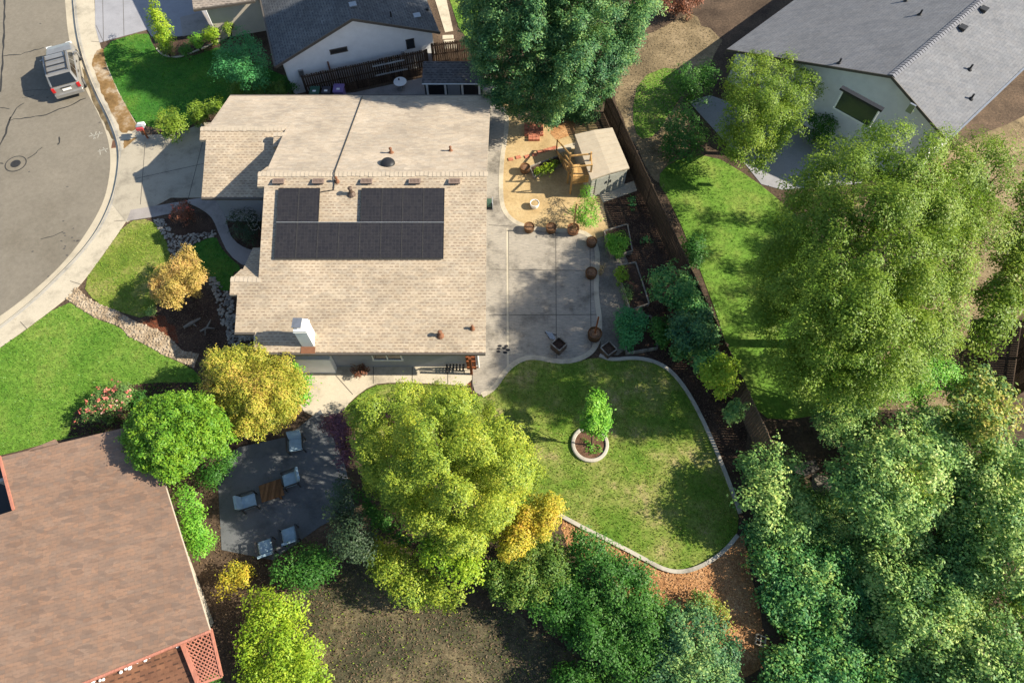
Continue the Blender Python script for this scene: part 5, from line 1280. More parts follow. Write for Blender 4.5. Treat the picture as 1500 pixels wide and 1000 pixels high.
for k, (x, y, z) in enumerate(((1113, 934, .0), (1112, 942, .0))):
    c_ = P(x, y, 0); mb = MB(); a = R(-22); dx, dy = math.cos(a), math.sin(a)
    for o1 in (-.19, 0, .19): mb.box((c_.x + dx * o1, c_.y + dy * o1, .1), (.035, .13, .19), a)
    for s in (-1, 1): mb.box((c_.x - dy * s * .083, c_.y + dx * s * .083, .1), (.415, .035, .192), a)
    tag(mb.build('cinder_block', M['conc'], loc=c_), ('upper' if k == 0 else 'lower') + ' of two grey cinder blocks at the bottom of the wood chips', 'block', 'cinder blocks')
tag(MB().prism([(v.x, v.y) for v in W([(1160, 682), (1190, 676), (1196, 690), (1176, 700), (1158, 694)])], 0, .35).build('garden_box', M['darkmetal']), 'dark box with a pale rim beyond the end of the long fence', 'box')
# shaded seating area of the neighbour, lower left
def dining_chair(px, py, rz, label):
    c_ = P(px, py, 0); c_.z = .03; t = empty('patio_chair', c_, label, 'chair', 'pale blue chairs on the shaded patio'); k = lambda x, y, z: c_ + Vector((x * math.cos(rz) - y * math.sin(rz), x * math.sin(rz) + y * math.cos(rz), z))
    M.setdefault('paleblue', plain('pale_blue_cushion', (.27, .37, .43), .8))
    MB().bbox(k(0, 0, .40), (.62, .62, .12), rz, .05).build('seat', M['paleblue'], t)
    MB().bar(k(0, .30, .44), k(0, .46, .86), .60, .10).build('backrest', M['paleblue'], t)
    for sx in (-1, 1):
        MB().bar(k(sx * .36, -.32, .60), k(sx * .36, .40, .64), .07, .035).build('arm', M['darkmetal'], t)
        for sy in (-1, 1): MB().bar(k(sx * .36, sy * .31, 0), k(sx * .36, sy * .31, .6), .04, .04).build('leg', M['darkmetal'], t)
    MB().box(k(0, -.31, .33), (.68, .03, .04), rz).box(k(0, .31, .33), (.68, .03, .04), rz).box(k(0, 0, .33), (.05, .59, .03), rz).build('frame', M['darkmetal'], t)
dining_chair(369, 738, R(110), 'pale blue chair left of the dark table on the shaded patio'); dining_chair(429, 706, R(-70), 'pale blue chair right of the dark table on the shaded patio')
dining_chair(394, 804, R(200), 'pale blue chair at the bottom left of the shaded patio'); dining_chair(428, 786, R(200), 'pale blue chair at the bottom right of the shaded patio'); dining_chair(437, 655, R(10), 'lone pale blue chair at the top of the shaded patio')
c_ = P(402, 722, 0); c_.z = .03; t = empty('coffee_table', c_, 'low dark brown table between two pale blue chairs', 'table')
MB().bbox(c_ + Vector((0, 0, .42)), (1.0, .8, .06), R(20), .02).build('tabletop', M['barrel'], t)
for sx in (-1, 1):
    for sy in (-1, 1): MB().bar(c_ + Vector((sx * .38, sy * .26, 0)), c_ + Vector((sx * .38, sy * .26, .4)), .06, .06).build('leg', M['barrel'], t)
# ================================================================== PLANTS
def petals(poly_n, m_, size=.09, lift=.08, name='blossom'):
    def f(root, rng, C, rad):
        k = rng.integers(0, len(C), poly_n); D = unit(rng, poly_n); D[:, 2] = np.abs(D[:, 2])
        Q = C[k] + D * rad[k][:, None] * 1.02
        for _ in range(1): V = leaf_quads(rng, np.repeat(Q, 5, 0) + rng.normal(0, size * .5, (poly_n * 5, 3)), np.repeat(D, 5, 0) + unit(rng, poly_n * 5) * .6, size, .9)
        fast_mesh(name, V, 4, m_, root)
    return f
# --- big trees
rg_ = np.random.default_rng(77); up = []
while len(up) < 700:
    z_ = rg_.uniform(8.5, 17.3); r_ = (4.9 - (z_ - 8.5) * .38) * math.sqrt(rg_.random()); a_ = rg_.uniform(0, 6.283)
    q_ = (2.3 + r_ * math.cos(a_), 34.6 + r_ * math.sin(a_) * .95, z_)
    up.append(q_)
plant('evergreen_tree', 'tall blue green evergreen tree behind the main house', 'tree', [(668, -30), (962, -30), (964, 5), (955, 32), (935, 70), (915, 105), (897, 140), (884, 160), (868, 184), (848, 178), (822, 186), (800, 176), (776, 168), (750, 160), (728, 152), (706, 136), (698, 110), (688, 80), (673, 40)], 11.5, 2.6, M['f_blue'], rc=.5, leaf=.11, dens=280, seed=1, tr=.3, base=(815, 155, 0), jit=.22, spread=.72, lay=1.0,
      zfun=lambda x, y, t: np.interp(y, [-40, 0, 50, 100, 150, 186], [10.8, 9.6, 8.2, 6.4, 3.9, 1.3]) * (.55 + .45 * np.sqrt(1 - (1 - np.minimum(1, t * 1.6)) ** 2)) * np.where((x > 815) & (y > 135), .55, 1.0), more=np.array(up), lobe=1.15, ldep=.55, sprig=.12)
plant('broadleaf_tree', 'large rounded yellow green tree on the back lawn', 'tree', [(510, 605), (530, 580), (560, 566), (592, 560), (640, 556), (690, 570), (720, 590), (745, 606), (768, 630), (785, 660), (798, 690), (792, 715), (770, 735), (752, 748), (735, 770), (715, 800), (690, 815), (650, 800), (600, 778), (560, 745), (530, 708), (512, 660)], 8.0, 2.0, M['f_yellow'], rc=.36, leaf=.09, dens=215, seed=2, tr=.22, jit=.28, spread=.8, lay=.7, lobe=1.5, ldep=1.05, sprig=.12)
plant('yellow_shrub', 'bright yellow green shrub below the large rounded tree', 'shrub', [(603, 785), (640, 775), (700, 795), (700, 868), (658, 846), (615, 818)], 3.2, 1.2, M['f_lime'], rc=.5, leaf=.12, dens=200, seed=3, trunk=False)
plant('amber_tree', 'small golden orange tree at the corner of the back lawn', 'tree', [(790, 725), (815, 721), (827, 745), (816, 772), (800, 790), (778, 795), (765, 812), (745, 822), (722, 818), (728, 785), (744, 755), (768, 738)], 3.4, 1.3, M['f_amber'], rc=.3, leaf=.10, dens=180, seed=4, tr=.07, jit=.25, lobe=.8, ldep=.5)
plant('purple_tree', 'dark purple leaved small tree beside the large rounded tree', 'tree', [(468, 612), (484, 602), (502, 602), (514, 625), (516, 660), (512, 690), (498, 680), (478, 645)], 3.6, 1.3, M['f_purple'], rc=.4, leaf=.10, dens=190, seed=5, tr=.06)
plant('purple_tree', 'dusky pink foliage poking out of the top of the large rounded tree', 'foliage', [(545, 590), (580, 588), (590, 612), (560, 622), (545, 612)], 4.8, 3.8, M['f_purple'], rc=.35, leaf=.09, dens=70, seed=6, tr=.05)
plant('young_tree', 'slim young green tree growing in the concrete ring', 'tree', [(873, 566), (885, 580), (893, 605), (894, 628), (880, 640), (862, 634), (852, 618), (856, 595)], 3.5, 1.35, M['f_fresh'], rc=.26, leaf=.11, dens=420, seed=7, tr=.035, base=(866, 653, 0), jit=.2)
plant('yellow_shrub', 'large golden yellow shrub at the house corner by the white wall', 'shrub', [(292, 528), (312, 512), (345, 508), (382, 503), (415, 516), (438, 540), (444, 575), (442, 600), (432, 615), (405, 625), (380, 640), (352, 640), (328, 612), (302, 580), (290, 550)], 3.9, 1.5, M['f_orange'], rc=.36, leaf=.085, dens=215, seed=8, trunk=False, jit=.15, lobe=.9, ldep=.4)
plant('green_shrub', 'bright green shrub squeezed between golden shrub and walk', 'shrub', [(424, 520), (442, 535), (448, 560), (447, 590), (438, 604), (428, 560)], 2.6, 1.0, M['f_fresh'], rc=.34, leaf=.11, dens=190, seed=9, trunk=False)
plant('round_conifer', 'dense round bright green conifer overhanging the brown roof', 'conifer', [(198, 592), (222, 578), (255, 571), (290, 574), (318, 590), (336, 615), (345, 645), (325, 662), (296, 677), (252, 709), (212, 696), (186, 672), (177, 640), (183, 612)], 4.6, 2.2, M['f_round'], rc=.24, leaf=.09, dens=230, seed=10, trunk=False, jit=.10, spread=.75, asp=.7, upb=.1, ldep=.35, lobe=.5)
plant('maple_tree', 'small golden tree on the dry kerbside lawn', 'tree', [(262, 364), (280, 358), (292, 380), (302, 402), (297, 428), (272, 434), (258, 452), (234, 446), (214, 430), (220, 402), (240, 386)], 3.0, 1.1, M['f_maple'], rc=.26, leaf=.085, dens=190, seed=11, tr=.06, jit=.25, lobe=.75, ldep=.5)
plant('lacy_tree', 'feathery teal green tree beside the grey house roof', 'tree', [(316, 76), (338, 54), (358, 40), (380, 58), (392, 90), (390, 112), (376, 126), (352, 122), (328, 118), (310, 100)], 3.8, 1.0, M['f_teal'], rc=.42, leaf=.13, dens=160, seed=12, tr=.07, asp=.35, jit=.2)
plant('column_tree', 'narrow bright lime column tree beside the grey driveway', 'tree', [(214, 6), (222, -6), (232, 4), (242, 22), (248, 40), (251, 56), (238, 66), (226, 58), (220, 34)], 3.6, 1.0, M['f_lime'], rc=.3, leaf=.12, dens=190, seed=13, tr=.05, base=(238, 74, 0))
# --- right-hand thicket
TH_ = 'grey green trees massed in the lower right corner'
plant('gum_tree', 'grey green tree crown nearest the end of the long fence', 'tree', [(1086, 665), (1110, 648), (1140, 645), (1165, 668), (1185, 700), (1210, 740), (1200, 790), (1160, 800), (1110, 780), (1084, 740)], 2.8, 1.0, M['f_gum'], rc=.38, leaf=.13, dens=190, seed=21, tr=.15, group=TH_, ldep=.45, lobe=1.0, sprig=.22, stretch=1.5, spread=.85)
plant('gum_tree', 'pale grey green tree crown below the blurred garden tree', 'tree', [(1210, 690), (1250, 640), (1300, 605), (1345, 585), (1395, 620), (1420, 670), (1400, 750), (1340, 790), (1270, 780), (1225, 740)], 4.9, 1.8, M['f_gum'], rc=.38, leaf=.13, dens=190, seed=22, tr=.2, group=TH_, ldep=.45, lobe=1.0, sprig=.22, stretch=1.5, spread=.85)
plant('gum_tree', 'grey green tree crown against the right edge of the thicket', 'tree', [(1400, 690), (1450, 640), (1520, 640), (1600, 680), (1600, 880), (1520, 900), (1440, 860), (1400, 790)], 4.8, 1.8, M['f_gum'], rc=.38, leaf=.13, dens=190, seed=23, tr=.2, group=TH_, ldep=.45, lobe=1.0, sprig=.22, stretch=1.5, spread=.85)
plant('gum_tree', 'deep green tree crown right beside the orange wood chips', 'tree', [(1084, 760), (1140, 780), (1220, 770), (1290, 800), (1310, 870), (1290, 940), (1220, 980), (1150, 930), (1118, 900), (1102, 850)], 1.9, .5, M['f_citrus'], rc=.38, leaf=.13, dens=190, seed=24, tr=.18, group=TH_, ldep=.45, lobe=1.0, sprig=.22, stretch=1.5, spread=.85)
plant('gum_tree', 'large grey green tree crown in the middle of the thicket', 'tree', [(1270, 760), (1340, 760), (1420, 790), (1460, 860), (1440, 960), (1370, 1000), (1300, 960), (1270, 880)], 3.2, 1.2, M['f_gum'], rc=.38, leaf=.13, dens=190, seed=25, tr=.2, group=TH_, ldep=.45, lobe=1.0, sprig=.22, stretch=1.5, spread=.85)
plant('gum_tree', 'deep green tree crown on the bottom edge beside the cinder blocks', 'tree', [(1130, 940), (1200, 950), (1290, 940), (1360, 980), (1380, 1080), (1120, 1080), (1110, 1000)], 2.2, .6, M['f_citrus'], rc=.38, leaf=.13, dens=180, seed=26, tr=.16, group=TH_, ldep=.45, lobe=1.0, sprig=.22, stretch=1.5, spread=.85)
plant('gum_tree', 'grey green tree crown in the very bottom right corner', 'tree', [(1400, 900), (1480, 870), (1600, 880), (1600, 1080), (1390, 1080), (1370, 990)], 3.6, 1.3, M['f_gum'], rc=.38, leaf=.13, dens=180, seed=27, tr=.2, group=TH_, ldep=.45, lobe=1.0, sprig=.22, stretch=1.5, spread=.85)
plant('autumn_tree', 'dark green tree tipped with yellow and orange leaves by the right edge', 'tree', [(1380, 588), (1400, 562), (1432, 535), (1458, 530), (1480, 552), (1494, 590), (1484, 635), (1452, 662), (1412, 650), (1388, 618)], 5.0, 2.0, M['f_autumn'], rc=.55, leaf=.15, dens=180, seed=28, tr=.13)
plant('olive_tree', 'sunny yellow green trees along the top right edge fence', 'tree', [(1510, 240), (1490, 310), (1462, 390), (1432, 470), (1424, 505), (1445, 530), (1475, 500), (1510, 440), (1570, 380), (1570, 240)], 5.0, 1.6, M['f_olive'], rc=.65, leaf=.14, dens=190, seed=29, tr=.14)
plant('gum_tree', 'mid green tree crown filling the gap below the autumn tree', 'tree', [(1380, 700), (1410, 670), (1450, 655), (1520, 640), (1540, 720), (1480, 800), (1440, 900), (1400, 930), (1370, 860)], 3.6, 1.3, M['f_gum'], rc=.38, leaf=.13, dens=190, seed=30, tr=.16, group=TH_, ldep=.45, lobe=1.0, sprig=.22, stretch=1.5, spread=.85)
for poly_, lab_, sd_ in (([(1150, 700), (1230, 720), (1290, 790), (1240, 800), (1170, 790)], 'low green growth between the two upper crowns of the thicket', 131), ([(1240, 760), (1320, 770), (1330, 850), (1280, 900), (1230, 850)], 'low green growth at the heart of the thicket', 132),
        ([(1390, 740), (1440, 760), (1470, 860), (1420, 900), (1380, 830)], 'low green growth near the right edge of the thicket', 133), ([(1250, 930), (1330, 940), (1420, 980), (1420, 1040), (1260, 1040)], 'low green growth on the bottom edge of the thicket', 134), ([(1350, 590), (1400, 600), (1420, 680), (1380, 700), (1340, 640)], 'low green growth left of the autumn tree', 135)):
    plant('understorey_shrub', lab_, 'shrub', poly_, 1.5, .6, M['f_gum'], rc=.36, leaf=.105, dens=190, seed=sd_, trunk=False, group=TH_, ldep=.3, sprig=.2, stretch=1.3)
# --- dark shrub belt along the bottom
BL_ = 'dark shrubs along the bottom of the back lawn'
plant('dark_shrub', 'olive tinted dark shrub under the golden orange tree', 'shrub', [(700, 822), (730, 812), (770, 800), (815, 778), (836, 800), (840, 850), (800, 890), (750, 890), (712, 868)], 2.4, .9, M['f_deepyellow'], rc=.36, leaf=.10, dens=185, seed=31, trunk=False, group=BL_, ldep=.4, sprig=.18, stretch=1.2, lobe=.8)
plant('dark_shrub', 'deep green shrub against the pale lawn edging', 'shrub', [(835, 770), (870, 784), (905, 805), (945, 835), (965, 870), (940, 915), (890, 905), (850, 870), (830, 815)], 2.6, .9, M['f_deep'], rc=.36, leaf=.10, dens=185, seed=32, trunk=False, group=BL_, ldep=.4, sprig=.18, stretch=1.2, lobe=.8)
plant('dark_shrub', 'deep green shrub on the cut edge of the bottom belt', 'shrub', [(760, 880), (810, 880), (870, 890), (930, 915), (950, 965), (930, 1010), (890, 985), (830, 945)], 2.4, .8, M['f_deep'], rc=.36, leaf=.10, dens=180, seed=33, trunk=False, group=BL_, ldep=.4, sprig=.18, stretch=1.2, lobe=.8)
plant('dark_shrub', 'grey green shrub below the orange wood chips', 'shrub', [(950, 910), (985, 885), (1030, 882), (1062, 905), (1085, 950), (1095, 1060), (1000, 1070), (930, 1020)], 2.6, .9, M['f_blue'], rc=.36, leaf=.10, dens=185, seed=34, trunk=False, group=BL_, ldep=.4, sprig=.18, stretch=1.2, lobe=.8)
plant('dark_shrub', 'dark undergrowth below the large rounded tree on its left', 'shrub', [(512, 690), (545, 735), (600, 785), (620, 820), (590, 800), (545, 765), (515, 720)], 1.8, .8, M['f_deep'], rc=.4, leaf=.12, dens=150, seed=35, trunk=False, group=BL_)
plant('dark_shrub', 'deep green foliage between the olive tinted shrub and the cut edge', 'shrub', [(790, 850), (835, 840), (890, 870), (905, 905), (850, 915), (800, 895)], 2.2, .8, M['f_deep'], rc=.36, leaf=.10, dens=180, seed=36, trunk=False, group=BL_, ldep=.4, sprig=.18, stretch=1.2, lobe=.8)
plant('dark_shrub', 'deep green foliage between the cut edge and the grey green shrub', 'shrub', [(895, 890), (945, 870), (990, 885), (1005, 940), (985, 1010), (930, 1010), (905, 960)], 2.3, .8, M['f_deep'], rc=.36, leaf=.10, dens=180, seed=37, trunk=False, group=BL_, ldep=.4, sprig=.18, stretch=1.2, lobe=.8)
plant('dark_shrub', 'lighter green low growth on the wood chips beside the grey green shrub', 'shrub', [(1005, 872), (1030, 865), (1062, 885), (1085, 925), (1070, 935), (1035, 905)], .9, .3, M['f_autumn'], rc=.25, leaf=.10, dens=110, seed=38, trunk=False, group=BL_, sprig=.2, gap=.3)
# --- fence side plants
FS = 'shrubs in the dark bed along the long fence'
plant('citrus_shrub', 'upright deep green shrub in the fence bed beside the half empty raised bed', 'shrub', [(952, 402), (975, 380), (990, 374), (1000, 392), (1018, 412), (1022, 440), (1000, 458), (975, 452), (955, 432)], 3.0, 1.0, M['f_citrus'], rc=.28, leaf=.13, dens=240, seed=41, trunk=False, group=FS, gap=.1, sprig=.2, stretch=1.4)
plant('citrus_shrub', 'blue green leafy shrub in the fence bed, the largest one there', 'shrub', [(975, 470), (1005, 448), (1032, 448), (1052, 468), (1056, 495), (1035, 512), (1005, 515), (975, 500)], 3.0, 1.0, M['f_blue'], rc=.28, leaf=.13, dens=240, seed=42, trunk=False, group=FS, gap=.1, sprig=.2, stretch=1.4)
plant('citrus_shrub', 'deep green low shrub at the end of the curved lawn edging', 'shrub', [(985, 505), (1012, 500), (1020, 520), (1003, 532), (985, 525)], 1.2, .5, M['f_citrus'], rc=.28, leaf=.12, dens=150, seed=43, trunk=False, group=FS)
plant('lime_shrub', 'yellow green shrub against the lower part of the long fence', 'shrub', [(1022, 538), (1045, 518), (1072, 522), (1082, 545), (1070, 575), (1050, 582), (1030, 562)], 3.2, 1.3, M['f_lime'], rc=.32, leaf=.12, dens=260, seed=44, trunk=False, group=FS, sprig=.2, stretch=1.3)
plant('lime_shrub', 'small pale green shrub just below the yellow green one by the fence', 'shrub', [(1058, 592), (1074, 583), (1096, 586), (1094, 602), (1078, 620), (1064, 618)], 2.5, 1.0, M['f_gum'], rc=.24, leaf=.12, dens=170, seed=45, trunk=False, group=FS)
plant('citrus_shrub', 'tiny green plant alone on the dark soil near the shed pad', 'shrub', [(917, 288), (930, 286), (932, 304), (920, 306)], .7, .3, M['f_citrus'], rc=.2, leaf=.1, dens=110, seed=46, trunk=False, group=FS)
plant('citrus_shrub', 'tiny green plant alone on the dark soil above the leafy fence shrubs', 'shrub', [(938, 346), (950, 344), (955, 355), (942, 358)], .6, .3, M['f_citrus'], rc=.18, leaf=.1, dens=110, seed=47, trunk=False, group=FS)
plant('citrus_shrub', 'dark green foliage climbing the long fence behind the fence shrubs', 'vine', [(1000, 382), (1008, 388), (1030, 430), (1026, 445), (1005, 410)], 1.9, 1.2, M['f_citrus'], rc=.22, leaf=.1, dens=120, seed=48, trunk=False, group=FS)
plant('citrus_shrub', 'dark green shrub wedged between the two tall fence shrubs', 'shrub', [(1000, 430), (1022, 424), (1040, 446), (1030, 462), (1006, 456)], 2.4, .8, M['f_citrus'], rc=.26, leaf=.12, dens=230, seed=140, trunk=False, group=FS, sprig=.2, stretch=1.3)
plant('citrus_shrub', 'dark green shrub between the largest fence shrub and the yellow green one', 'shrub', [(1010, 515), (1040, 505), (1058, 515), (1046, 535), (1020, 545)], 2.6, .8, M['f_citrus'], rc=.26, leaf=.12, dens=230, seed=141, trunk=False, group=FS, sprig=.2, stretch=1.3)
plant('citrus_shrub', 'shaded shrub between the tomato bed and the largest fence shrub', 'shrub', [(950, 468), (970, 462), (984, 490), (978, 515), (958, 500)], 1.5, .5, M['f_deep'], rc=.24, leaf=.12, dens=200, seed=142, trunk=False, group=FS, sprig=.2)
plant('garden_shrub', 'bushy light green plants filling the raised bed by the patio corner', 'plant', [(887, 345), (905, 337), (918, 342), (923, 362), (912, 374), (896, 374), (888, 362)], .95, .45, M['f_fresh'], rc=.22, leaf=.09, dens=160, seed=49, trunk=False)
plant('garden_shrub', 'single yellow green bush in the half empty raised bed', 'plant', [(898, 398), (908, 389), (923, 396), (921, 410), (906, 416)], .95, .4, M['f_lime'], rc=.2, leaf=.09, dens=150, seed=50, trunk=False)
plant('tomato_plant', 'dark green tomato foliage spilling over the lowest raised bed', 'plant', [(896, 458), (918, 446), (945, 450), (954, 470), (945, 490), (930, 508), (914, 512), (905, 490)], 1.3, .5, M['f_teal'], rc=.28, leaf=.10, dens=170, seed=51, trunk=False)
plant('garden_shrub', 'grey leafed wispy herb beside the half empty raised bed', 'plant', [(908, 418), (922, 414), (930, 436), (918, 446), (910, 434)], .7, .3, M['f_gum'], rc=.18, leaf=.1, dens=110, seed=52, trunk=False, asp=.2)
plant('feathery_shrub', 'tall feathery green shrub in front of the shed beside the posted barrel', 'shrub', [(852, 275), (862, 266), (872, 285), (880, 305), (876, 328), (858, 334), (846, 320), (832, 318), (834, 302), (848, 295)], 1.8, .5, M['f_fresh'], rc=.26, leaf=.13, dens=150, seed=53, trunk=False, asp=.25)
plant('vegetable', 'yellow green leafy vegetables in the low bed by the play deck', 'plant', [(780, 246), (800, 240), (816, 228), (820, 240), (804, 252), (786, 258)], .75, .35, M['f_lime'], rc=.18, leaf=.1, dens=110, seed=54, trunk=False)
plant('dry_tuft', 'dry straw tuft between the patio and the half empty raised bed', 'grass tuft', [(874, 388), (886, 385), (888, 398), (878, 402)], .4, .15, M['straw'], rc=.16, leaf=.1, dens=130, seed=55, trunk=False, asp=.2)
plant('ring_plant', 'tiny green seedlings in the soil of the concrete ring', 'plant', [(853, 640), (868, 648), (884, 652), (880, 664), (866, 668), (856, 660)], .22, .12, M['f_fresh'], rc=.11, leaf=.07, dens=50, seed=56, trunk=False, gap=.55)
# --- front garden
plant('rose_bush', 'rose bush with pink blooms beside the brown roof', 'rose bush', [(112, 605), (125, 588), (150, 566), (170, 556), (190, 565), (200, 582), (185, 600), (165, 612), (138, 622), (115, 622)], 1.3, .4, M['f_rose'], rc=.28, leaf=.09, dens=150, seed=61, trunk=False, extra=petals(75, M['petal'], .10))
plant('red_shrub', 'dark red shrub in shade at the corner of the driveway', 'shrub', [(246, 308), (258, 296), (275, 297), (282, 312), (272, 328), (252, 325)], 1.2, .4, M['f_redshrub'], rc=.26, leaf=.09, dens=150, seed=62, trunk=False, extra=petals(14, M['petal_red'], .08))
plant('strappy_plant', 'big dark spiky strap leaved plant in shade by the front walk', 'plant', [(330, 322), (336, 300), (352, 294), (374, 298), (380, 320), (378, 350), (362, 358), (342, 344)], 1.5, .5, M['f_dark'], rc=.34, leaf=.32, dens=300, seed=63, trunk=False, asp=.10)
plant('round_shrub', 'round yellow green shrub by the mailbox', 'shrub', [(228, 165), (242, 155), (260, 158), (272, 172), (270, 190), (254, 200), (236, 194), (225, 180)], 1.7, .6, M['f_olive'], rc=.3, leaf=.10, dens=190, seed=64, trunk=False)
plant('round_shrub', 'middle yellow green shrub of the three along the driveway corner', 'shrub', [(270, 158), (284, 146), (300, 150), (304, 168), (292, 182), (274, 176)], 1.5, .6, M['f_olive'], rc=.28, leaf=.10, dens=190, seed=65, trunk=False)
plant('round_shrub', 'yellow green shrub touching the garage roof corner', 'shrub', [(298, 150), (310, 138), (326, 142), (326, 158), (312, 172), (300, 168)], 1.7, .7, M['f_olive'], rc=.28, leaf=.10, dens=190, seed=66, trunk=False)
for i, (poly, mk, lab) in enumerate((([(228, 58), (246, 56), (258, 72), (250, 82), (234, 78)], 'f_deepyellow', 'dark low shrub at the foot of the lime column tree'), ([(258, 70), (275, 62), (284, 72), (272, 82), (260, 80)], 'f_deep', 'dark low shrub in the middle of the planted island'), ([(276, 54), (292, 48), (300, 60), (290, 70), (278, 66)], 'f_fresh', 'mid green shrub on the planted island by the pale path'),
        ([(292, 44), (308, 36), (322, 42), (316, 58), (300, 62)], 'f_lime', 'yellow flowering shrub at the end of the pale path'), ([(322, 34), (334, 28), (342, 38), (330, 48)], 'f_olive', 'small yellow tipped shrub behind the feathery teal tree'),
        ([(330, 128), (345, 120), (356, 130), (350, 140), (336, 142)], 'f_olive', 'small yellow tipped shrub at the north eave corner'), ([(350, 128), (380, 122), (410, 118), (425, 130), (415, 140), (365, 142)], 'f_deepyellow', 'dark shrubbery along the north eave'), ([(412, 116), (424, 106), (438, 118), (436, 134), (416, 134)], 'f_deep', 'dark green shrub at the left end of the brown side fence'))):
    plant('garden_shrub', lab, 'shrub', poly, 1.2, .4, M[mk], rc=.24, leaf=.10, dens=160, seed=70 + i, trunk=False)
plant('red_shrub', 'small reddish brown shrub against the south wall walk', 'shrub', [(514, 538), (526, 533), (541, 538), (540, 549), (524, 553), (514, 548)], .6, .25, M['f_redshrub'], rc=.18, leaf=.08, dens=130, seed=80, trunk=False)
plant('dark_shrub', 'small sagebrush at the tip of the dark mulch beside the golden tree', 'shrub', [(212, 452), (224, 448), (232, 458), (220, 466)], .5, .2, M['f_gum'], rc=.16, leaf=.08, dens=120, seed=81, trunk=False)
plant('dark_shrub', 'low dark shrub between rose bush and round conifer', 'shrub', [(185, 570), (210, 570), (222, 585), (205, 600), (188, 598)], .9, .3, M['f_deep'], rc=.24, leaf=.1, dens=140, seed=82, trunk=False)
# --- neighbour gardens (soft in the photograph)
plant('shade_tree', 'broad olive green tree filling the middle of the east garden', 'tree', [(1195, 210), (1260, 183), (1330, 176), (1400, 190), (1440, 240), (1445, 320), (1425, 410), (1405, 500), (1350, 575), (1260, 590), (1170, 580), (1112, 520), (1098, 430), (1118, 350), (1150, 280)], 11.0, 3.4, M['f_olive'], rc=.6, leaf=.10, dens=190, seed=91, tr=.25, jit=.2, gap=.1, peak=(1330, 265), lobe=1.4, ldep=.5)
plant('shade_tree', 'yellow green tree beside the east house on its right', 'tree', [(1400, 215), (1440, 190), (1490, 200), (1500, 260), (1480, 320), (1450, 390), (1425, 380), (1420, 280)], 6.5, 2.6, M['f_olive'], rc=.8, leaf=.10, dens=120, seed=92, tr=.16)
plant('shade_tree', 'olive tree in front of the east house gable on its left', 'tree', [(1065, 90), (1110, 76), (1170, 84), (1205, 110), (1195, 160), (1160, 205), (1120, 235), (1075, 225), (1050, 180)], 5.5, 2.2, M['f_olive'], rc=.5, leaf=.10, dens=140, seed=93, tr=.15, lobe=1.2, ldep=.4)
plant('shade_tree', 'green shrubby tree at the lower end of the east lawn', 'tree', [(1180, 480), (1240, 520), (1330, 530), (1400, 510), (1415, 560), (1370, 590), (1300, 590), (1220, 570), (1170, 540)], 4.5, 1.6, M['f_fresh'], rc=.65, leaf=.10, dens=130, seed=94, tr=.12)
plant('pale_shrub', 'pale grey green round shrub just above the thicket', 'shrub', [(1190, 610), (1215, 575), (1255, 560), (1295, 580), (1290, 612), (1250, 645), (1205, 662)], 3.0, 1.0, M['f_gum'], rc=.5, leaf=.10, dens=160, seed=95, trunk=False)
plant('dark_hedge', 'dark round hedge bush in the east garden beyond the big fence', 'hedge', [(975, 165), (1000, 150), (1025, 165), (1032, 205), (1012, 240), (985, 235), (968, 205)], 2.6, .8, M['f_deep'], rc=.5, leaf=.11, dens=150, seed=96, trunk=False)
plant('dark_hedge', 'dark hedge bush under the corner of the grey east roof', 'hedge', [(978, 110), (1000, 96), (1040, 90), (1055, 120), (1030, 145), (995, 140)], 2.2, .8, M['f_deep'], rc=.5, leaf=.11, dens=150, seed=97, trunk=False)
plant('dark_hedge', 'dark bush on the strip of soil right of the long fence', 'hedge', [(998, 350), (1022, 345), (1034, 368), (1022, 390), (1004, 384)], 1.6, .5, M['f_deep'], rc=.4, leaf=.11, dens=150, seed=98, trunk=False)
plant('dark_hedge', 'shrub by the patio of the east house under the olive tree', 'hedge', [(1180, 165), (1215, 160), (1232, 185), (1215, 212), (1188, 205)], 1.8, .6, M['f_deep'], rc=.4, leaf=.11, dens=150, seed=99, trunk=False)
plant('orange_shrub', 'orange red shrub at the top edge right of the evergreen', 'shrub', [(965, -20), (1030, -20), (1035, 5), (1010, 18), (972, 15)], 1.8, .6, M['f_redshrub'], rc=.4, leaf=.11, dens=150, seed=100, trunk=False)
plant('neighbour_shrub', 'yellow green shrub along the right eave of the brown roof', 'shrub', [(252, 705), (275, 700), (300, 745), (305, 800), (288, 840), (268, 790)], 2.0, .7, M['f_fresh'], rc=.42, leaf=.10, dens=160, seed=101, trunk=False)
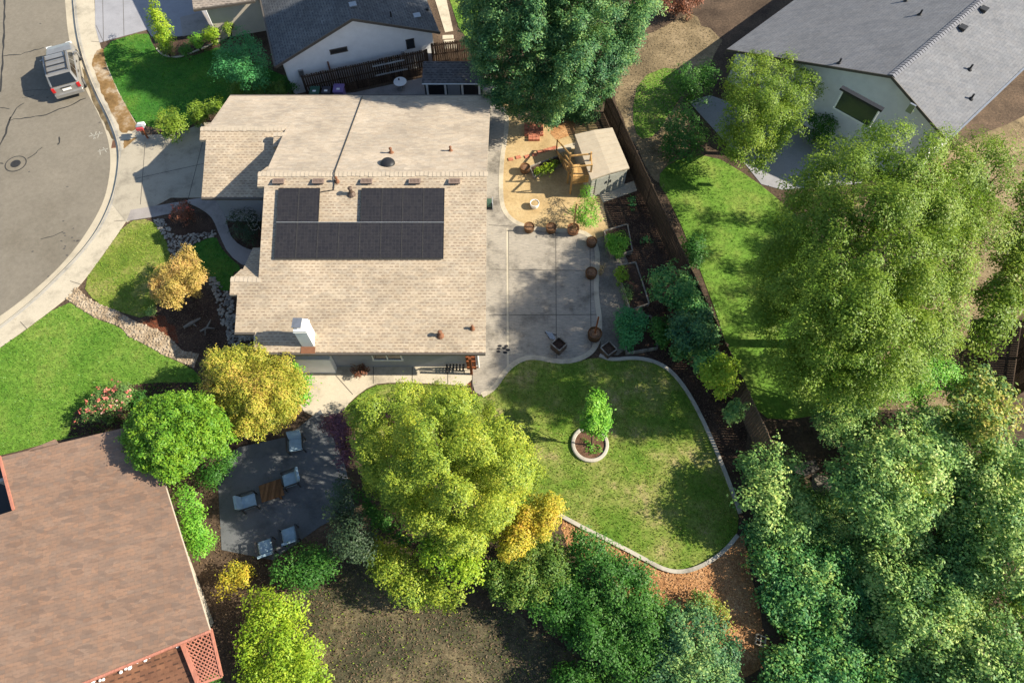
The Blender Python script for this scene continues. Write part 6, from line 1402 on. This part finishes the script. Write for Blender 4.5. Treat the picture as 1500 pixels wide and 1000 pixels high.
plant('neighbour_shrub', 'deep green shrub between the round conifer and the shaded patio', 'shrub', [(275, 692), (310, 675), (345, 655), (350, 675), (325, 700), (290, 720)], 1.8, .6, M['f_deep'], rc=.42, leaf=.10, dens=150, seed=102, trunk=False)
plant('neighbour_shrub', 'large lime green shrub on the bottom edge beside the lattice', 'shrub', [(365, 860), (400, 855), (440, 885), (446, 930), (470, 970), (500, 1030), (340, 1040), (350, 960), (360, 900)], 2.8, .9, M['f_lime'], rc=.5, leaf=.10, dens=160, seed=103, trunk=False)
plant('neighbour_shrub', 'small amber shrub near the lower end of the brown roof', 'shrub', [(322, 835), (345, 820), (372, 828), (368, 858), (340, 872), (322, 860)], 1.4, .5, M['f_amber'], rc=.36, leaf=.10, dens=140, seed=104, trunk=False)
plant('neighbour_shrub', 'mid green shrub below the shaded patio', 'shrub', [(395, 830), (430, 805), (468, 790), (485, 820), (465, 855), (420, 862)], 2.2, .7, M['f_deep'], rc=.45, leaf=.10, dens=150, seed=105, trunk=False)
plant('neighbour_shrub', 'yellow tipped shrub at the cut below the dark undergrowth', 'shrub', [(530, 800), (560, 782), (600, 810), (650, 850), (690, 872), (660, 892), (600, 890), (545, 850)], 2.2, .7, M['f_yellow'], rc=.45, leaf=.10, dens=150, seed=106, trunk=False)
plant('neighbour_tree', 'dark tree between the shaded patio and the large rounded tree', 'tree', [(480, 690), (505, 690), (530, 740), (560, 785), (530, 810), (500, 850), (478, 800), (474, 740)], 4.0, 1.5, M['f_dark'], rc=.55, leaf=.10, dens=130, seed=107, tr=.1)
plant('neighbour_shrub', 'dark shrub on the bare ground at the bottom edge', 'shrub', [(820, 960), (870, 975), (905, 1010), (880, 1040), (820, 1030), (790, 985)], 1.6, .6, M['f_deep'], rc=.45, leaf=.10, dens=140, seed=108, trunk=False)
plant('pampas_clump', 'yellow green foliage clump at the foot of the lattice', 'plant', [(288, 992), (310, 988), (326, 996), (330, 1020), (290, 1020)], 2.2, 1.6, M['f_deep'], rc=.3, leaf=.10, dens=130, seed=109, trunk=False)
